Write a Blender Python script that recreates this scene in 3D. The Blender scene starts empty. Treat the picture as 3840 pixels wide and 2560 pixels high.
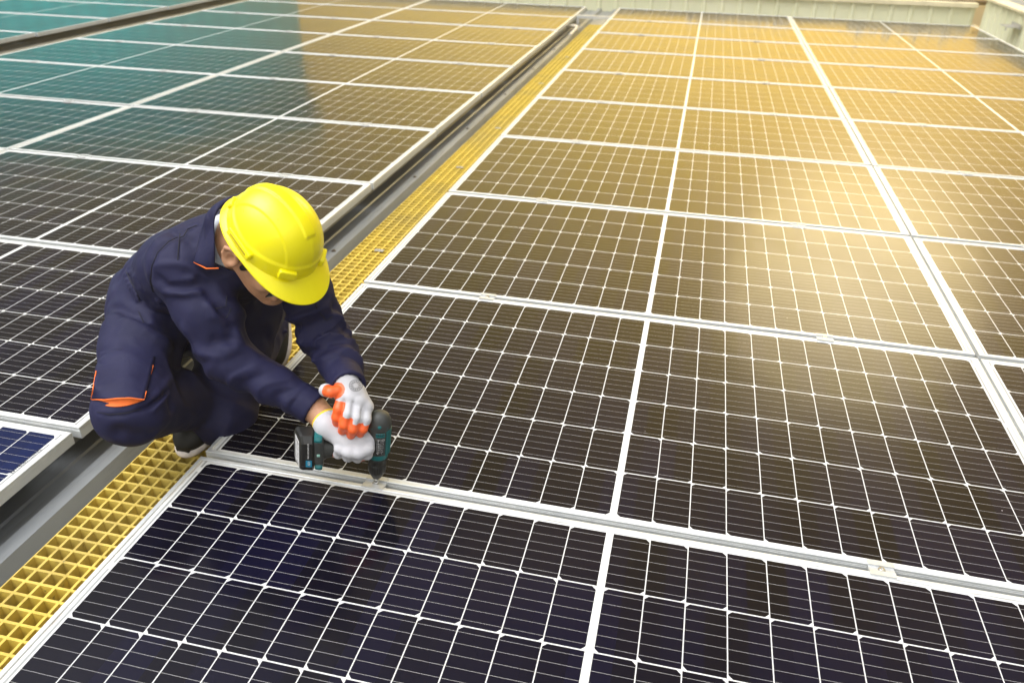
import bpy, bmesh, math, random
import numpy as np
import openvdb
from mathutils import Vector, Matrix

CLOUD_COL = (1.1, 1.3, 1.9)
HAZE_TINT = (0.95, 0.60, 0.07, 1.0)
BACK_COL = (185.0, 186.0, 190.0)
FRONT_COL = (38.0, 38.0, 38.0)
HORIZON_COL = (7.4, 5.4, 1.0)
GLOW_COL = (16.0, 11.0, 1.2)
SUNHAZE_COL = (25.0, 19.2, 7.0)
SUNCORE_COL = (105.0, 95.0, 66.0)
VEIL_COL = (5.6, 3.7, 0.2)
SUN_E = 0.18
EXPOSURE = 0.03
HAZE_DENSITY = 0.016

random.seed(7)
rng = np.random.default_rng(7)
S = bpy.context.scene
COL = S.collection

# ------------------------------------------------------------------ camera
cam_data = bpy.data.cameras.new("camera")
cam = bpy.data.objects.new("camera", cam_data)
COL.objects.link(cam)
cam_data.sensor_width = 36.0
cam_data.lens = 27.94
cam_data.clip_start = 0.05
cam_data.clip_end = 2000.0
CAM = Vector((1.11478, -1.42988, 1.26797))
RX = Vector((0.974112, 0.225188, 0.019901))
RY = Vector((-0.127683, 0.475401, 0.870455))
RZ = Vector((0.186555, -0.850462, 0.491846))
cam.matrix_world = Matrix(((RX.x, RY.x, RZ.x, CAM.x), (RX.y, RY.y, RZ.y, CAM.y),
                           (RX.z, RY.z, RZ.z, CAM.z), (0, 0, 0, 1)))
cam_data.dof.use_dof = True
cam_data.dof.focus_distance = 1.85
cam_data.dof.aperture_fstop = 4.2
S.camera = cam

# ------------------------------------------------------------------ sky and sun
SUN_AZ, SUN_EL = math.radians(12.5), math.radians(23.5)      # azimuth from +y towards +x
SUN_DIR = Vector((math.sin(SUN_AZ) * math.cos(SUN_EL), math.cos(SUN_AZ) * math.cos(SUN_EL), math.sin(SUN_EL)))
world = bpy.data.worlds.new("World")
S.world = world
world.use_nodes = True
wn, wl = world.node_tree.nodes, world.node_tree.links
wn.clear()
w_out = wn.new('ShaderNodeOutputWorld')
w_bg = wn.new('ShaderNodeBackground')
w_sky = wn.new('ShaderNodeTexSky')
w_sky.sky_type = 'NISHITA'
w_sky.sun_disc = False
w_sky.sun_elevation = SUN_EL
w_sky.sun_rotation = SUN_AZ
w_sky.dust_density = 1.5
w_sky.air_density = 1.3
w_bg.inputs['Strength'].default_value = 0.05
w_tc = wn.new('ShaderNodeTexCoord')
w_nrm = wn.new('ShaderNodeVectorMath'); w_nrm.operation = 'NORMALIZE'
wl.new(w_tc.outputs['Generated'], w_nrm.inputs[0])


def w_math(op, a, b=None):
    n = wn.new('ShaderNodeMath'); n.operation = op
    for i, v in enumerate((a, b)):
        if v is None:
            continue
        if isinstance(v, (int, float)):
            n.inputs[i].default_value = v
        else:
            wl.new(v, n.inputs[i])
    return n.outputs[0]


def w_lobe(az, el, power):
    d = wn.new('ShaderNodeVectorMath'); d.operation = 'DOT_PRODUCT'
    wl.new(w_nrm.outputs[0], d.inputs[0])
    a, e = math.radians(az), math.radians(el)
    d.inputs[1].default_value = (math.sin(a) * math.cos(e), math.cos(a) * math.cos(e), math.sin(e))
    return w_math('POWER', w_math('MAXIMUM', d.outputs['Value'], 0.0), power)


def w_add(a, fac, color):
    n = wn.new('ShaderNodeMix'); n.data_type = 'RGBA'; n.blend_type = 'ADD'
    wl.new(fac, n.inputs['Factor'])
    wl.new(a, n.inputs['A'])
    n.inputs['B'].default_value = (*color, 1)
    return n.outputs['Result']


# thin bright overcast over the clear-sky model, warm and hazy round the sun
w_noise = wn.new('ShaderNodeTexNoise')
w_noise.inputs['Scale'].default_value = 2.2
w_noise.inputs['Detail'].default_value = 3.0
wl.new(w_nrm.outputs[0], w_noise.inputs['Vector'])
w_cloud = w_math('ADD', w_math('MULTIPLY', w_noise.outputs['Fac'], 0.7), 0.62)
sky = w_add(w_sky.outputs['Color'], w_cloud, CLOUD_COL)
tint = wn.new('ShaderNodeMix'); tint.data_type = 'RGBA'; tint.blend_type = 'MULTIPLY'
wl.new(w_lobe(6.0, 8.0, 1.3), tint.inputs['Factor'])
wl.new(sky, tint.inputs['A']); tint.inputs['B'].default_value = HAZE_TINT
sky = tint.outputs['Result']
sky = w_add(sky, w_lobe(250.0, 62.0, 9.0), BACK_COL)
sky = w_add(sky, w_lobe(160.0, 50.0, 3.0), FRONT_COL)
sky = w_add(sky, w_lobe(3.0, 9.0, 7.0), HORIZON_COL)
sky = w_add(sky, w_lobe(-5.0, 9.0, 14.0), GLOW_COL)
sky = w_add(sky, w_lobe(2.0, 21.0, 14.0), SUNHAZE_COL)
sky = w_add(sky, w_lobe(12.5, 23.5, 130.0), SUNCORE_COL)
sky = w_add(sky, w_lobe(8.0, 22.0, 3.5), VEIL_COL)
wl.new(sky, w_bg.inputs['Color'])
wl.new(w_bg.outputs[0], w_out.inputs['Surface'])

sun_data = bpy.data.lights.new("sun", 'SUN')
sun_data.energy = SUN_E
sun_data.angle = math.radians(16.0)
sun_data.color = (1.0, 0.80, 0.42)
sun = bpy.data.objects.new("sun", sun_data)
COL.objects.link(sun)
sun.rotation_euler = (-SUN_DIR).to_track_quat('-Z', 'Y').to_euler()

S.view_settings.view_transform = 'Standard'
S.view_settings.look = 'None'
S.view_settings.exposure = EXPOSURE
S.view_settings.gamma = 1.0
S.cycles.use_denoising = True
S.cycles.max_bounces = 8


# ------------------------------------------------------------------ helpers
class MB:
    """collects polygons, then links them as ONE mesh object"""
    def __init__(self):
        self.v, self.f, self.m = [], [], []

    def poly(self, pts, mi=0):
        b = len(self.v)
        self.v.extend([tuple(p) for p in pts])
        self.f.append(tuple(range(b, b + len(pts))))
        self.m.append(mi)

    def mesh(self, verts, faces, mi=0):
        b = len(self.v)
        self.v.extend([tuple(p) for p in verts])
        for f in faces:
            self.f.append(tuple(b + i for i in f)); self.m.append(mi)

    def box(self, lo, hi, mi=0, M=None):
        x0, y0, z0 = lo; x1, y1, z1 = hi
        v = [(x0, y0, z0), (x1, y0, z0), (x1, y1, z0), (x0, y1, z0), (x0, y0, z1), (x1, y0, z1), (x1, y1, z1), (x0, y1, z1)]
        if M is not None:
            v = [tuple(M @ Vector(p)) for p in v]
        self.mesh(v, [(0, 3, 2, 1), (4, 5, 6, 7), (0, 1, 5, 4), (1, 2, 6, 5), (2, 3, 7, 6), (3, 0, 4, 7)], mi)

    def rbox(self, lo, hi, r, mi=0, M=None, seg=3, axis=2):
        """box with rounded edges round one axis and a bevel on the two ends"""
        ax = [i for i in range(3) if i != axis]
        (a0, a1), (b0, b1), (c0, c1) = (lo[ax[0]], hi[ax[0]]), (lo[ax[1]], hi[ax[1]]), (lo[axis], hi[axis])
        def ring(inset):
            pts = []
            rr = max(r - inset, 0.0002)
            for (cx, cy, st) in ((a1 - r, b1 - r, 0), (a0 + r, b1 - r, 90), (a0 + r, b0 + r, 180), (a1 - r, b0 + r, 270)):
                for k in range(seg + 1):
                    t = math.radians(st + 90.0 * k / seg)
                    pts.append((cx + rr * math.cos(t), cy + rr * math.sin(t)))
            return pts
        e = min(r * 0.6, (c1 - c0) * 0.4)
        rings = [(ring(e), c0), (ring(e * 0.3), c0 + e * 0.3), (ring(0), c0 + e), (ring(0), c1 - e), (ring(e * 0.3), c1 - e * 0.3), (ring(e), c1)]
        vs, n = [], len(rings[0][0])
        for pts, c in rings:
            for a, b in pts:
                p = [0, 0, 0]; p[ax[0]] = a; p[ax[1]] = b; p[axis] = c
                vs.append(tuple(M @ Vector(p)) if M is not None else tuple(p))
        fs = []
        for k in range(len(rings) - 1):
            for i in range(n):
                j = (i + 1) % n
                fs.append((k * n + i, k * n + j, (k + 1) * n + j, (k + 1) * n + i))
        fs.append(tuple(range(n))[::-1]); fs.append(tuple((len(rings) - 1) * n + i for i in range(n)))
        self.mesh(vs, fs, mi)

    def lathe(self, prof, seg=32, mi=0, M=None, cap=True):
        vs = []
        for r, z in prof:
            for k in range(seg):
                t = 2 * math.pi * k / seg
                p = Vector((r * math.cos(t), r * math.sin(t), z))
                vs.append(tuple(M @ p) if M is not None else tuple(p))
        fs = []
        for k in range(len(prof) - 1):
            for i in range(seg):
                j = (i + 1) % seg
                fs.append((k * seg + i, k * seg + j, (k + 1) * seg + j, (k + 1) * seg + i))
        if cap:
            fs.append(tuple(range(seg))[::-1]); fs.append(tuple((len(prof) - 1) * seg + i for i in range(seg)))
        self.mesh(vs, fs, mi)

    def tube(self, pts, r, seg=8, mi=0):
        pts = [Vector(p) for p in pts]
        rad = r if isinstance(r, (list, tuple)) else [r] * len(pts)
        n = len(pts); vs = []; up = None
        for i, p in enumerate(pts):
            t = (pts[min(i + 1, n - 1)] - pts[max(i - 1, 0)]).normalized()
            if up is None:
                up = t.orthogonal().normalized()
            up = (up - t * up.dot(t)).normalized()
            sd = t.cross(up)
            for k in range(seg):
                a = 2 * math.pi * k / seg
                vs.append(tuple(p + (up * math.cos(a) + sd * math.sin(a)) * rad[i]))
        fs = []
        for i in range(n - 1):
            for k in range(seg):
                j = (k + 1) % seg
                fs.append((i * seg + k, i * seg + j, (i + 1) * seg + j, (i + 1) * seg + k))
        fs.append(tuple(range(seg))[::-1]); fs.append(tuple((n - 1) * seg + k for k in range(seg)))
        self.mesh(vs, fs, mi)

    def build(self, name, mats, parent=None, smooth=None):
        me = bpy.data.meshes.new(name)
        me.from_pydata(self.v, [], self.f)
        for m in (mats if isinstance(mats, (list, tuple)) else [mats]):
            me.materials.append(m)
        me.polygons.foreach_set('material_index', self.m)
        bm = bmesh.new(); bm.from_mesh(me)
        bmesh.ops.recalc_face_normals(bm, faces=bm.faces)
        bm.to_mesh(me); bm.free()
        if smooth is not None:
            me.polygons.foreach_set('use_smooth', [True] * len(me.polygons))
            me.set_sharp_from_angle(angle=math.radians(smooth))
        me.update()
        return link(name, me, parent)


def link(name, data, parent=None):
    o = bpy.data.objects.new(name, data)
    COL.objects.link(o)
    if parent is not None:
        o.parent = parent
    return o


def tag(o, label=None, cat=None, group=None, kind=None):
    if label: o['label'] = label
    if cat: o['category'] = cat
    if group: o['group'] = group
    if kind: o['kind'] = kind
    return o


def thing(name, label, cat, loc=(0, 0, 0), group=None, rotz=0.0):
    o = link(name, None)
    o.empty_display_size = 0.1
    o.location = loc; o.rotation_euler = (0, 0, rotz)
    return tag(o, label, cat, group)


def copy_thing(src, loc, label, rotz=None, tilt=0.0):
    r = src.copy(); COL.objects.link(r)
    r.location = loc
    if rotz is not None: r.rotation_euler = (float(rng.normal(0, tilt)), float(rng.normal(0, tilt)), rotz)
    r['label'] = label
    for ch in [o for o in bpy.data.objects if o.parent == src]:
        c = ch.copy(); COL.objects.link(c); c.parent = r
    return r


# ------------------------------------------------------------------ materials
class NT:
    """small helper to write node trees"""
    def __init__(self, name):
        self.mat = bpy.data.materials.new(name)
        self.mat.use_nodes = True
        self.n, self.l = self.mat.node_tree.nodes, self.mat.node_tree.links
        self.bsdf = self.n['Principled BSDF']

    def val(self, sock, v):
        if isinstance(v, bpy.types.NodeSocket):
            self.l.new(v, sock)
        elif isinstance(v, (tuple, list)) and len(v) == 3 and sock.type == 'RGBA':
            sock.default_value = (*v, 1)
        else:
            sock.default_value = v

    def math(self, op, a, b=None, c=None, clamp=False):
        n = self.n.new('ShaderNodeMath'); n.operation = op; n.use_clamp = clamp
        for i, v in enumerate((a, b, c)):
            if v is not None: self.val(n.inputs[i], v)
        return n.outputs[0]

    def coord(self, kind='Object'):
        return self.n.new('ShaderNodeTexCoord').outputs[kind]

    def sep(self, v):
        n = self.n.new('ShaderNodeSeparateXYZ'); self.l.new(v, n.inputs[0]); return n.outputs

    def noise(self, scale, detail=3.0, rough=0.55, vec=None, dist=0.0):
        n = self.n.new('ShaderNodeTexNoise')
        n.inputs['Scale'].default_value = scale; n.inputs['Detail'].default_value = detail
        n.inputs['Roughness'].default_value = rough; n.inputs['Distortion'].default_value = dist
        if vec is not None: self.l.new(vec, n.inputs['Vector'])
        return n.outputs['Fac']

    def mapping(self, vec, scale=(1, 1, 1), rot=(0, 0, 0), loc=(0, 0, 0)):
        n = self.n.new('ShaderNodeMapping'); self.l.new(vec, n.inputs['Vector'])
        n.inputs['Scale'].default_value = scale; n.inputs['Rotation'].default_value = rot; n.inputs['Location'].default_value = loc
        return n.outputs[0]

    def mix(self, fac, a, b, blend='MIX'):
        n = self.n.new('ShaderNodeMix'); n.data_type = 'RGBA'; n.blend_type = blend
        self.val(n.inputs['Factor'], fac); self.val(n.inputs['A'], a); self.val(n.inputs['B'], b)
        return n.outputs['Result']

    def ramp(self, fac, stops):
        n = self.n.new('ShaderNodeMapRange'); self.val(n.inputs['Value'], fac)
        n.inputs['From Min'].default_value = stops[0]; n.inputs['From Max'].default_value = stops[1]
        n.inputs['To Min'].default_value = stops[2]; n.inputs['To Max'].default_value = stops[3]
        return n.outputs['Result']

    def bump(self, h, strength=0.3, dist=0.01, normal=None):
        n = self.n.new('ShaderNodeBump'); n.inputs['Strength'].default_value = strength; n.inputs['Distance'].default_value = dist
        self.l.new(h, n.inputs['Height'])
        if normal is not None: self.l.new(normal, n.inputs['Normal'])
        return n.outputs[0]

    def set(self, **kw):
        for k, v in kw.items():
            self.val(self.bsdf.inputs[k.replace('_', ' ')], v)
        return self.mat


def simple(name, col, rough=0.5, metal=0.0, var=0.12, scale=30.0, spec=0.5, bump=0.0, bscale=200.0, bdist=0.001, coat=0.0, sheen=0.0):
    t = NT(name)
    v = t.coord()
    f = t.noise(scale, 4.0, 0.6, v)
    c = t.mix(t.ramp(f, (0.3, 0.7, 0.0, 1.0)), tuple(x * (1 - var) for x in col), tuple(min(x * (1 + var), 1.0) for x in col))
    t.set(Base_Color=c, Metallic=metal, Roughness=t.ramp(f, (0.3, 0.7, max(rough - 0.06, 0.02), min(rough + 0.06, 1.0))))
    t.bsdf.inputs['Specular IOR Level'].default_value = spec
    if coat: t.bsdf.inputs['Coat Weight'].default_value = coat
    if sheen: t.bsdf.inputs['Sheen Weight'].default_value = sheen
    if bump:
        t.l.new(t.bump(t.noise(bscale, 2.0, 0.5, v), bump, bdist), t.bsdf.inputs['Normal'])
    return t.mat

# ================================================================== SETTING
PW, GAP, PL = 1.045, 0.022, 2.10
PITCH = PW + GAP
CELL_PX, CELL_CX, CELL_GAPC = 0.08445, 0.0821, 0.0170      # along the panel: pitch, cell, centre strip
CELL_PY, CELL_CY = 0.1682, 0.1651                          # across the panel

# -- glass over cells
t = NT("solar_cells")
ox, oy, oz = t.sep(t.coord())
half = t.math('SUBTRACT', t.math('ABSOLUTE', t.math('SUBTRACT', ox, PL / 2)), CELL_GAPC / 2)
ic = t.math('FLOOR', t.math('DIVIDE', half, CELL_PX))
fx = t.math('SUBTRACT', half, t.math('MULTIPLY', ic, CELL_PX))
yy = t.math('SUBTRACT', oy, (PW - (5 * CELL_PY + CELL_CY)) / 2)
ir = t.math('FLOOR', t.math('DIVIDE', yy, CELL_PY))
fy = t.math('SUBTRACT', yy, t.math('MULTIPLY', ir, CELL_PY))
lt, gt, mul, mx, mn = 'LESS_THAN', 'GREATER_THAN', 'MULTIPLY', 'MAXIMUM', 'MINIMUM'
inx = t.math(mul, t.math(mul, t.math(gt, half, 0.0), t.math(lt, ic, 11.5)), t.math(lt, fx, CELL_CX))
iny = t.math(mul, t.math(mul, t.math(gt, yy, 0.0), t.math(lt, ir, 5.5)), t.math(lt, fy, CELL_CY))
odd = t.math('FLOORED_MODULO', ir, 2.0)                    # row 5 is the farthest: outer chamfer
outer = t.math('SUBTRACT', CELL_CX, fx)
dx = t.math('ADD', t.math(mul, odd, outer), t.math(mul, t.math('SUBTRACT', 1.0, odd), fx))
dy = t.math(mn, fy, t.math('SUBTRACT', CELL_CY, fy))
notch = t.math(gt, t.math('ADD', dx, dy), 0.0085)
cell = t.math(mul, t.math(mul, inx, iny), notch)
bar_step = CELL_CY / 6
bb = t.math('ABSOLUTE', t.math('SUBTRACT', t.math('FLOORED_MODULO', fy, bar_step), bar_step / 2))
busbar = t.math(mul, t.math(lt, bb, 0.00034), t.math(mul, t.math(mul, t.math(gt, half, -0.001), t.math(lt, half, 12 * CELL_PX + 0.004)), iny))
info = t.n.new('ShaderNodeObjectInfo')
wv = t.coord()
cellid = t.n.new('ShaderNodeCombineXYZ')
t.l.new(t.math('FLOOR', t.math('DIVIDE', ox, CELL_PX)), cellid.inputs[0]); t.l.new(ir, cellid.inputs[1]); t.l.new(t.math(mul, info.outputs['Random'], 37.0), cellid.inputs[2])
wnoise = t.n.new('ShaderNodeTexWhiteNoise'); t.l.new(cellid.outputs[0], wnoise.inputs['Vector'])
cellcol = t.mix(wnoise.outputs['Value'], (0.0012, 0.0012, 0.0050), (0.0022, 0.0022, 0.0140))
# ribbon strips on the short white margins
strip = t.math(mul, t.math(mul, t.math(gt, half, 12 * CELL_PX + 0.0025), t.math(lt, half, 12 * CELL_PX + 0.0080)), t.math(lt, t.math('FLOORED_MODULO', oy, 0.336), 0.318))
inside = t.math(mul, t.math(mul, t.math(gt, half, 0.0), t.math(lt, half, 12 * CELL_PX)), t.math(mul, t.math(gt, yy, 0.0), t.math(lt, yy, 6 * CELL_PY)))
sheet = t.mix(inside, (0.64, 0.65, 0.64), (0.58, 0.585, 0.58))
sheet = t.mix(strip, sheet, (0.30, 0.31, 0.31))
base = t.mix(cell, sheet, cellcol)
base = t.mix(busbar, base, (0.36, 0.355, 0.35))
geo = t.n.new('ShaderNodeNewGeometry')
dust_v = t.n.new('ShaderNodeVectorMath'); dust_v.operation = 'ADD'
t.l.new(geo.outputs['Position'], dust_v.inputs[0])
dust = t.ramp(t.noise(1.7, 5.0, 0.62, dust_v.outputs[0]), (0.35, 0.75, 0.0, 0.008))
base = t.mix(dust, base, (0.42, 0.36, 0.27))
vor = t.n.new('ShaderNodeTexVoronoi'); vor.inputs['Scale'].default_value = 9.0
t.l.new(geo.outputs['Position'], vor.inputs['Vector'])
vsel = t.sep(vor.outputs['Color'])
speck = t.math(mul, t.math(lt, vor.outputs['Distance'], t.math(mul, vsel[1], 0.030)), t.math(gt, vsel[0], 0.50))
base = t.mix(t.math(mul, speck, 0.8), base, (0.55, 0.53, 0.50))
ed = t.math(mn, t.math(mn, oy, t.math('SUBTRACT', PW, oy)), t.math(mn, ox, t.math('SUBTRACT', PL, ox)))
edirt = t.math(mul, t.ramp(ed, (0.0118, 0.0165, 1.0, 0.0)), t.ramp(t.noise(6.0, 4.0, 0.7, geo.outputs['Position']), (0.42, 0.68, 0.0, 0.75)))
base = t.mix(t.math(mx, t.math(mn, edirt, 1.0), 0.0), base, (0.20, 0.13, 0.06))
t.set(Base_Color=base, Roughness=t.ramp(t.noise(3.0, 4.0, 0.6, geo.outputs['Position']), (0.3, 0.75, 0.09, 0.20)))
t.bsdf.inputs['IOR'].default_value = 1.27
wob = t.noise(2.5, 2.0, 0.5, geo.outputs['Position'])
t.l.new(t.bump(wob, 0.05, 0.02), t.bsdf.inputs['Normal'])
M_CELLS = t.mat

t = NT("frame_aluminium")
p = t.coord('Object')
f = t.noise(7.0, 5.0, 0.65, p)
scr = t.noise(60.0, 3.0, 0.6, t.mapping(p, (0.15, 6, 6)))
c = t.mix(t.ramp(f, (0.35, 0.72, 0.0, 1.0)), (0.58, 0.60, 0.605), (0.70, 0.71, 0.70))
c = t.mix(t.ramp(scr, (0.62, 0.8, 0.0, 0.35)), c, (0.55, 0.53, 0.49))
t.set(Base_Color=c, Metallic=0.35, Roughness=t.ramp(f, (0.3, 0.7, 0.34, 0.48)))
M_FRAME = t.mat
M_ALU = simple("clamp_aluminium", (0.54, 0.55, 0.55), 0.42, 0.4, 0.08, 60.0)
M_STEEL = simple("bolt_steel", (0.55, 0.55, 0.55), 0.25, 0.9, 0.1, 80.0)
M_RAIL = simple("rail_aluminium", (0.6, 0.61, 0.62), 0.4, 0.6, 0.1, 20.0)

t = NT("roof_metal")
p = t.coord('Object')
f = t.noise(1.6, 6.0, 0.65, t.mapping(p, (2.5, 0.5, 1)))
st = t.noise(9.0, 5.0, 0.7, t.mapping(p, (5, 0.35, 1)))
c = t.mix(t.ramp(f, (0.3, 0.7, 0, 1)), (0.19, 0.205, 0.22), (0.32, 0.335, 0.35))
c = t.mix(t.ramp(st, (0.55, 0.8, 0, 0.55)), c, (0.10, 0.095, 0.085))
t.set(Base_Color=c, Metallic=0.35, Roughness=t.ramp(st, (0.3, 0.7, 0.30, 0.5)))
M_ROOF = t.mat

t = NT("grating_yellow")
p = t.coord('Object')
f = t.noise(26.0, 5.0, 0.7, p)
g = t.noise(2.0, 3.0, 0.6, p)
c = t.mix(t.ramp(f, (0.35, 0.7, 0, 1)), (0.50, 0.36, 0.050), (0.70, 0.51, 0.085))
c = t.mix(t.ramp(g, (0.45, 0.75, 0, 0.55)), c, (0.34, 0.27, 0.11))
c = t.mix(t.ramp(t.noise(7.0, 5.0, 0.7, p), (0.52, 0.75, 0, 0.6)), c, (0.26, 0.19, 0.06))
c = t.mix(t.ramp(t.noise(70.0, 2.0, 0.5, p), (0.68, 0.75, 0, 0.7)), c, (0.10, 0.07, 0.03))
t.set(Base_Color=c, Roughness=0.5)
t.l.new(t.bump(f, 0.25, 0.002), t.bsdf.inputs['Normal'])
M_GRATE = t.mat
M_CLIP = simple("clip_zinc", (0.45, 0.46, 0.47), 0.4, 0.6, 0.15, 60)

# -- ground far below and the metal roof
mb = MB(); mb.poly([(-110, -110, -7.5), (110, -110, -7.5), (110, 110, -7.5), (-110, 110, -7.5)])
tag(mb.build('ground', simple("ground_concrete", (0.22, 0.21, 0.19), 0.85, 0, 0.25, 0.15)), kind='structure')

RIB, RTOP, RPAN = 0.21, -0.105, -0.140
prof = []
x = -9.0 - ((-9.0 + 0.335) % RIB)
while x < 4.6:
    prof += [(x - 0.042, RPAN), (x - 0.022, RTOP), (x + 0.022, RTOP), (x + 0.042, RPAN), (x + 0.085, RPAN), (x + 0.091, RPAN + 0.005), (x + 0.099, RPAN + 0.005), (x + 0.105, RPAN)]
    x += RIB
mb = MB()
for (xa, za), (xb, zb) in zip(prof[:-1], prof[1:]):
    mb.poly([(xa, -4.0, za), (xb, -4.0, zb), (xb, 10.6, zb), (xa, 10.6, za)])
for (xa, za), (xb, zb) in zip(prof[:-1], prof[1:]):
    mb.poly([(xa, -4.0, za - 0.012), (xb, -4.0, zb - 0.012), (xb, 10.6, zb - 0.012), (xa, 10.6, za - 0.012)])
roof = tag(mb.build('roof', M_ROOF), kind='structure')

# -- roofing screws on the rib tops beside the walkway (part of the roof surface)
mb = MB()
for xs in (-0.335, -0.545):
    for k in range(9):
        ys = -0.62 + 1.07 * k
        mb.lathe([(0.011, RTOP), (0.011, RTOP + 0.002), (0.006, RTOP + 0.0025), (0.006, RTOP + 0.007), (0.003, RTOP + 0.0075)], 8, 0, Matrix.Translation((xs, ys, 0)))
mb.build('screws', simple("screw_dark", (0.12, 0.10, 0.08), 0.5, 0.5), roof, 30)

# -- one solar panel: frame + glass, then copies
FPROF = [(0.0, -0.035), (0.0, -0.0125), (0.0009, -0.0120), (0.0009, -0.0105), (0.0, -0.0100), (0.0, -0.0085), (0.0009, -0.0080), (0.0009, -0.0068), (0.0, -0.0063),
         (0.0, -0.0011), (0.0010, 0.0), (0.0100, 0.0), (0.0112, -0.0010), (0.0112, -0.0060), (0.0030, -0.0070), (0.0030, -0.0330), (0.0250, -0.0335), (0.0250, -0.0350)]


def panel_parts(root):
    mb = MB(); n = len(FPROF); vs = []
    for (cx, cy, sx, sy) in ((0, 0, 1, 1), (PL, 0, -1, 1), (PL, PW, -1, -1), (0, PW, 1, -1)):
        vs += [(cx + sx * d, cy + sy * d, z) for d, z in FPROF]
    fs = []
    for k in range(4):
        for i in range(n):
            j = (i + 1) % n
            fs.append((k * n + i, k * n + j, ((k + 1) % 4) * n + j, ((k + 1) % 4) * n + i))
    mb.mesh(vs, fs)
    mb.build('frame', M_FRAME, root)
    mb = MB(); mb.box((0.0045, 0.0045, -0.0058), (PL - 0.0045, PW - 0.0045, -0.0030))
    mb.build('glass', M_CELLS, root)


ORD = ['nearest', 'second', 'third', 'fourth', 'fifth', 'sixth', 'seventh', 'eighth', 'ninth', 'farthest']
panel0 = None


def put_panel(loc, label, group, rotz=0.0):
    global panel0
    if panel0 is None:
        panel0 = thing('solar_panel', label, 'solar panel', loc, group, rotz)
        panel_parts(panel0)
        return panel0
    o = copy_thing(panel0, loc, label, rotz, 0.0009)
    o['group'] = group
    return o


B_X = [0.0, PL + 0.010]
for k in range(10):
    for c in range(2):
        side = 'left column beside the yellow walkway' if c == 0 else 'right column'
        lab = f"solar panel, {ORD[k]} row of the right array, {side}"
        if k == 1 and c == 0: lab = "solar panel under the hands of the worker, its near edge beneath the drill"
        if k == 0 and c == 0: lab = "dark navy solar panel filling the bottom of the view, just before the drill"
        put_panel((B_X[c] + float(rng.normal(0, 0.0012)), (k - 1) * PITCH, float(rng.normal(0, 0.0006))), lab, 'solar panels of the right array', float(rng.normal(0, 0.0004)))
A_ROT, A_ORG = 0.0037, Vector((-0.3874, 0.0117, -0.003))
for k in range(10):
    for c in range(2):
        if c == 1 and k < 2: continue
        a, b = -(c + 1) * PL - 0.010 * c, (k - 1) * PITCH
        loc = (A_ORG.x + a * math.cos(A_ROT) - b * math.sin(A_ROT) + float(rng.normal(0, 0.0015)), A_ORG.y + a * math.sin(A_ROT) + b * math.cos(A_ROT), A_ORG.z + float(rng.normal(0, 0.0006)))
        side = 'column along the walkway' if c == 0 else 'outer column'
        lab = f"solar panel, {ORD[k]} row of the left array, {side}"
        if k == 0: lab = "blue solar panel corner at the left, jutting out below the worker's knee"
        put_panel(loc, lab, 'solar panels of the left array', A_ROT + float(rng.normal(0, 0.0004)))
for k in range(5, 10):
    loc = (-5.145 - PL, (k - 1) * PITCH + 0.10, 0.0)
    put_panel(loc, f"teal solar panel beyond the dark gap, far left corner, {['nearest', 'second', 'middle', 'fourth', 'farthest'][k - 5]} one", 'solar panels of the far left array', 0.012)

# serial number and bar code stickers
M_WHITE = simple("sticker_white", (0.72, 0.72, 0.70), 0.5, 0, 0.05)
M_BLACK = simple("print_black", (0.02, 0.02, 0.02), 0.5, 0, 0.1)


def text_part(name, body, size, M, mat, parent, extrude=0.0002, align='CENTER'):
    cu = bpy.data.curves.new(name, 'FONT'); cu.body = body; cu.size = size; cu.extrude = extrude
    cu.align_x = align; cu.align_y = 'CENTER'; cu.resolution_u = 2
    o = bpy.data.objects.new(name, cu)
    COL.objects.link(o)
    dg = bpy.context.evaluated_depsgraph_get()
    me = bpy.data.meshes.new_from_object(o.evaluated_get(dg))
    bpy.data.objects.remove(o)
    me.materials.clear(); me.materials.append(mat)
    me.transform(M)
    me.name = name
    return link(name, me, parent)


def find_label(txt):
    return next(o for o in COL.objects if txt in str(o.get('label', '')))


pd = find_label('under the hands of the worker')
mb = MB()
mb.poly([(0.138, -0.0006, -0.0290), (0.210, -0.0006, -0.0290), (0.210, -0.0006, -0.0160), (0.138, -0.0006, -0.0160)], 0)
xx = 0.146
while xx < 0.186:
    w = random.choice((0.0006, 0.0012, 0.0018))
    mb.poly([(xx, -0.0010, -0.0245), (xx + w, -0.0010, -0.0245), (xx + w, -0.0010, -0.0175), (xx, -0.0010, -0.0175)], 1)
    xx += w + random.choice((0.0007, 0.0014))
st = mb.build('barcode_sticker', [M_WHITE, simple("barcode_grey", (0.35, 0.35, 0.35), 0.5)], pd)
pb = find_label('jutting out below')
M_BLUECELL = M_CELLS.copy(); M_BLUECELL.name = 'solar_cells_blue'
for nd in M_BLUECELL.node_tree.nodes:
    if nd.type == 'MIX' and tuple(round(v_, 4) for v_ in nd.inputs['A'].default_value[:3]) == (0.0012, 0.0012, 0.005):
        nd.inputs['A'].default_value = (0.0022, 0.0070, 0.040, 1); nd.inputs['B'].default_value = (0.0030, 0.0105, 0.062, 1)
gl_ = next(o for o in bpy.data.objects if o.parent == pb and o.name.startswith('glass'))
gl_.data = gl_.data.copy(); gl_.data.materials[0] = M_BLUECELL
text_part('serial_number', 'TP6072109281143', 0.0135, Matrix.Translation((PL - 0.030, PW - 0.130, -0.0026)) @ Matrix.Rotation(math.radians(-90), 4, 'Z'), M_BLACK, pb, 0.0001)

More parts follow.
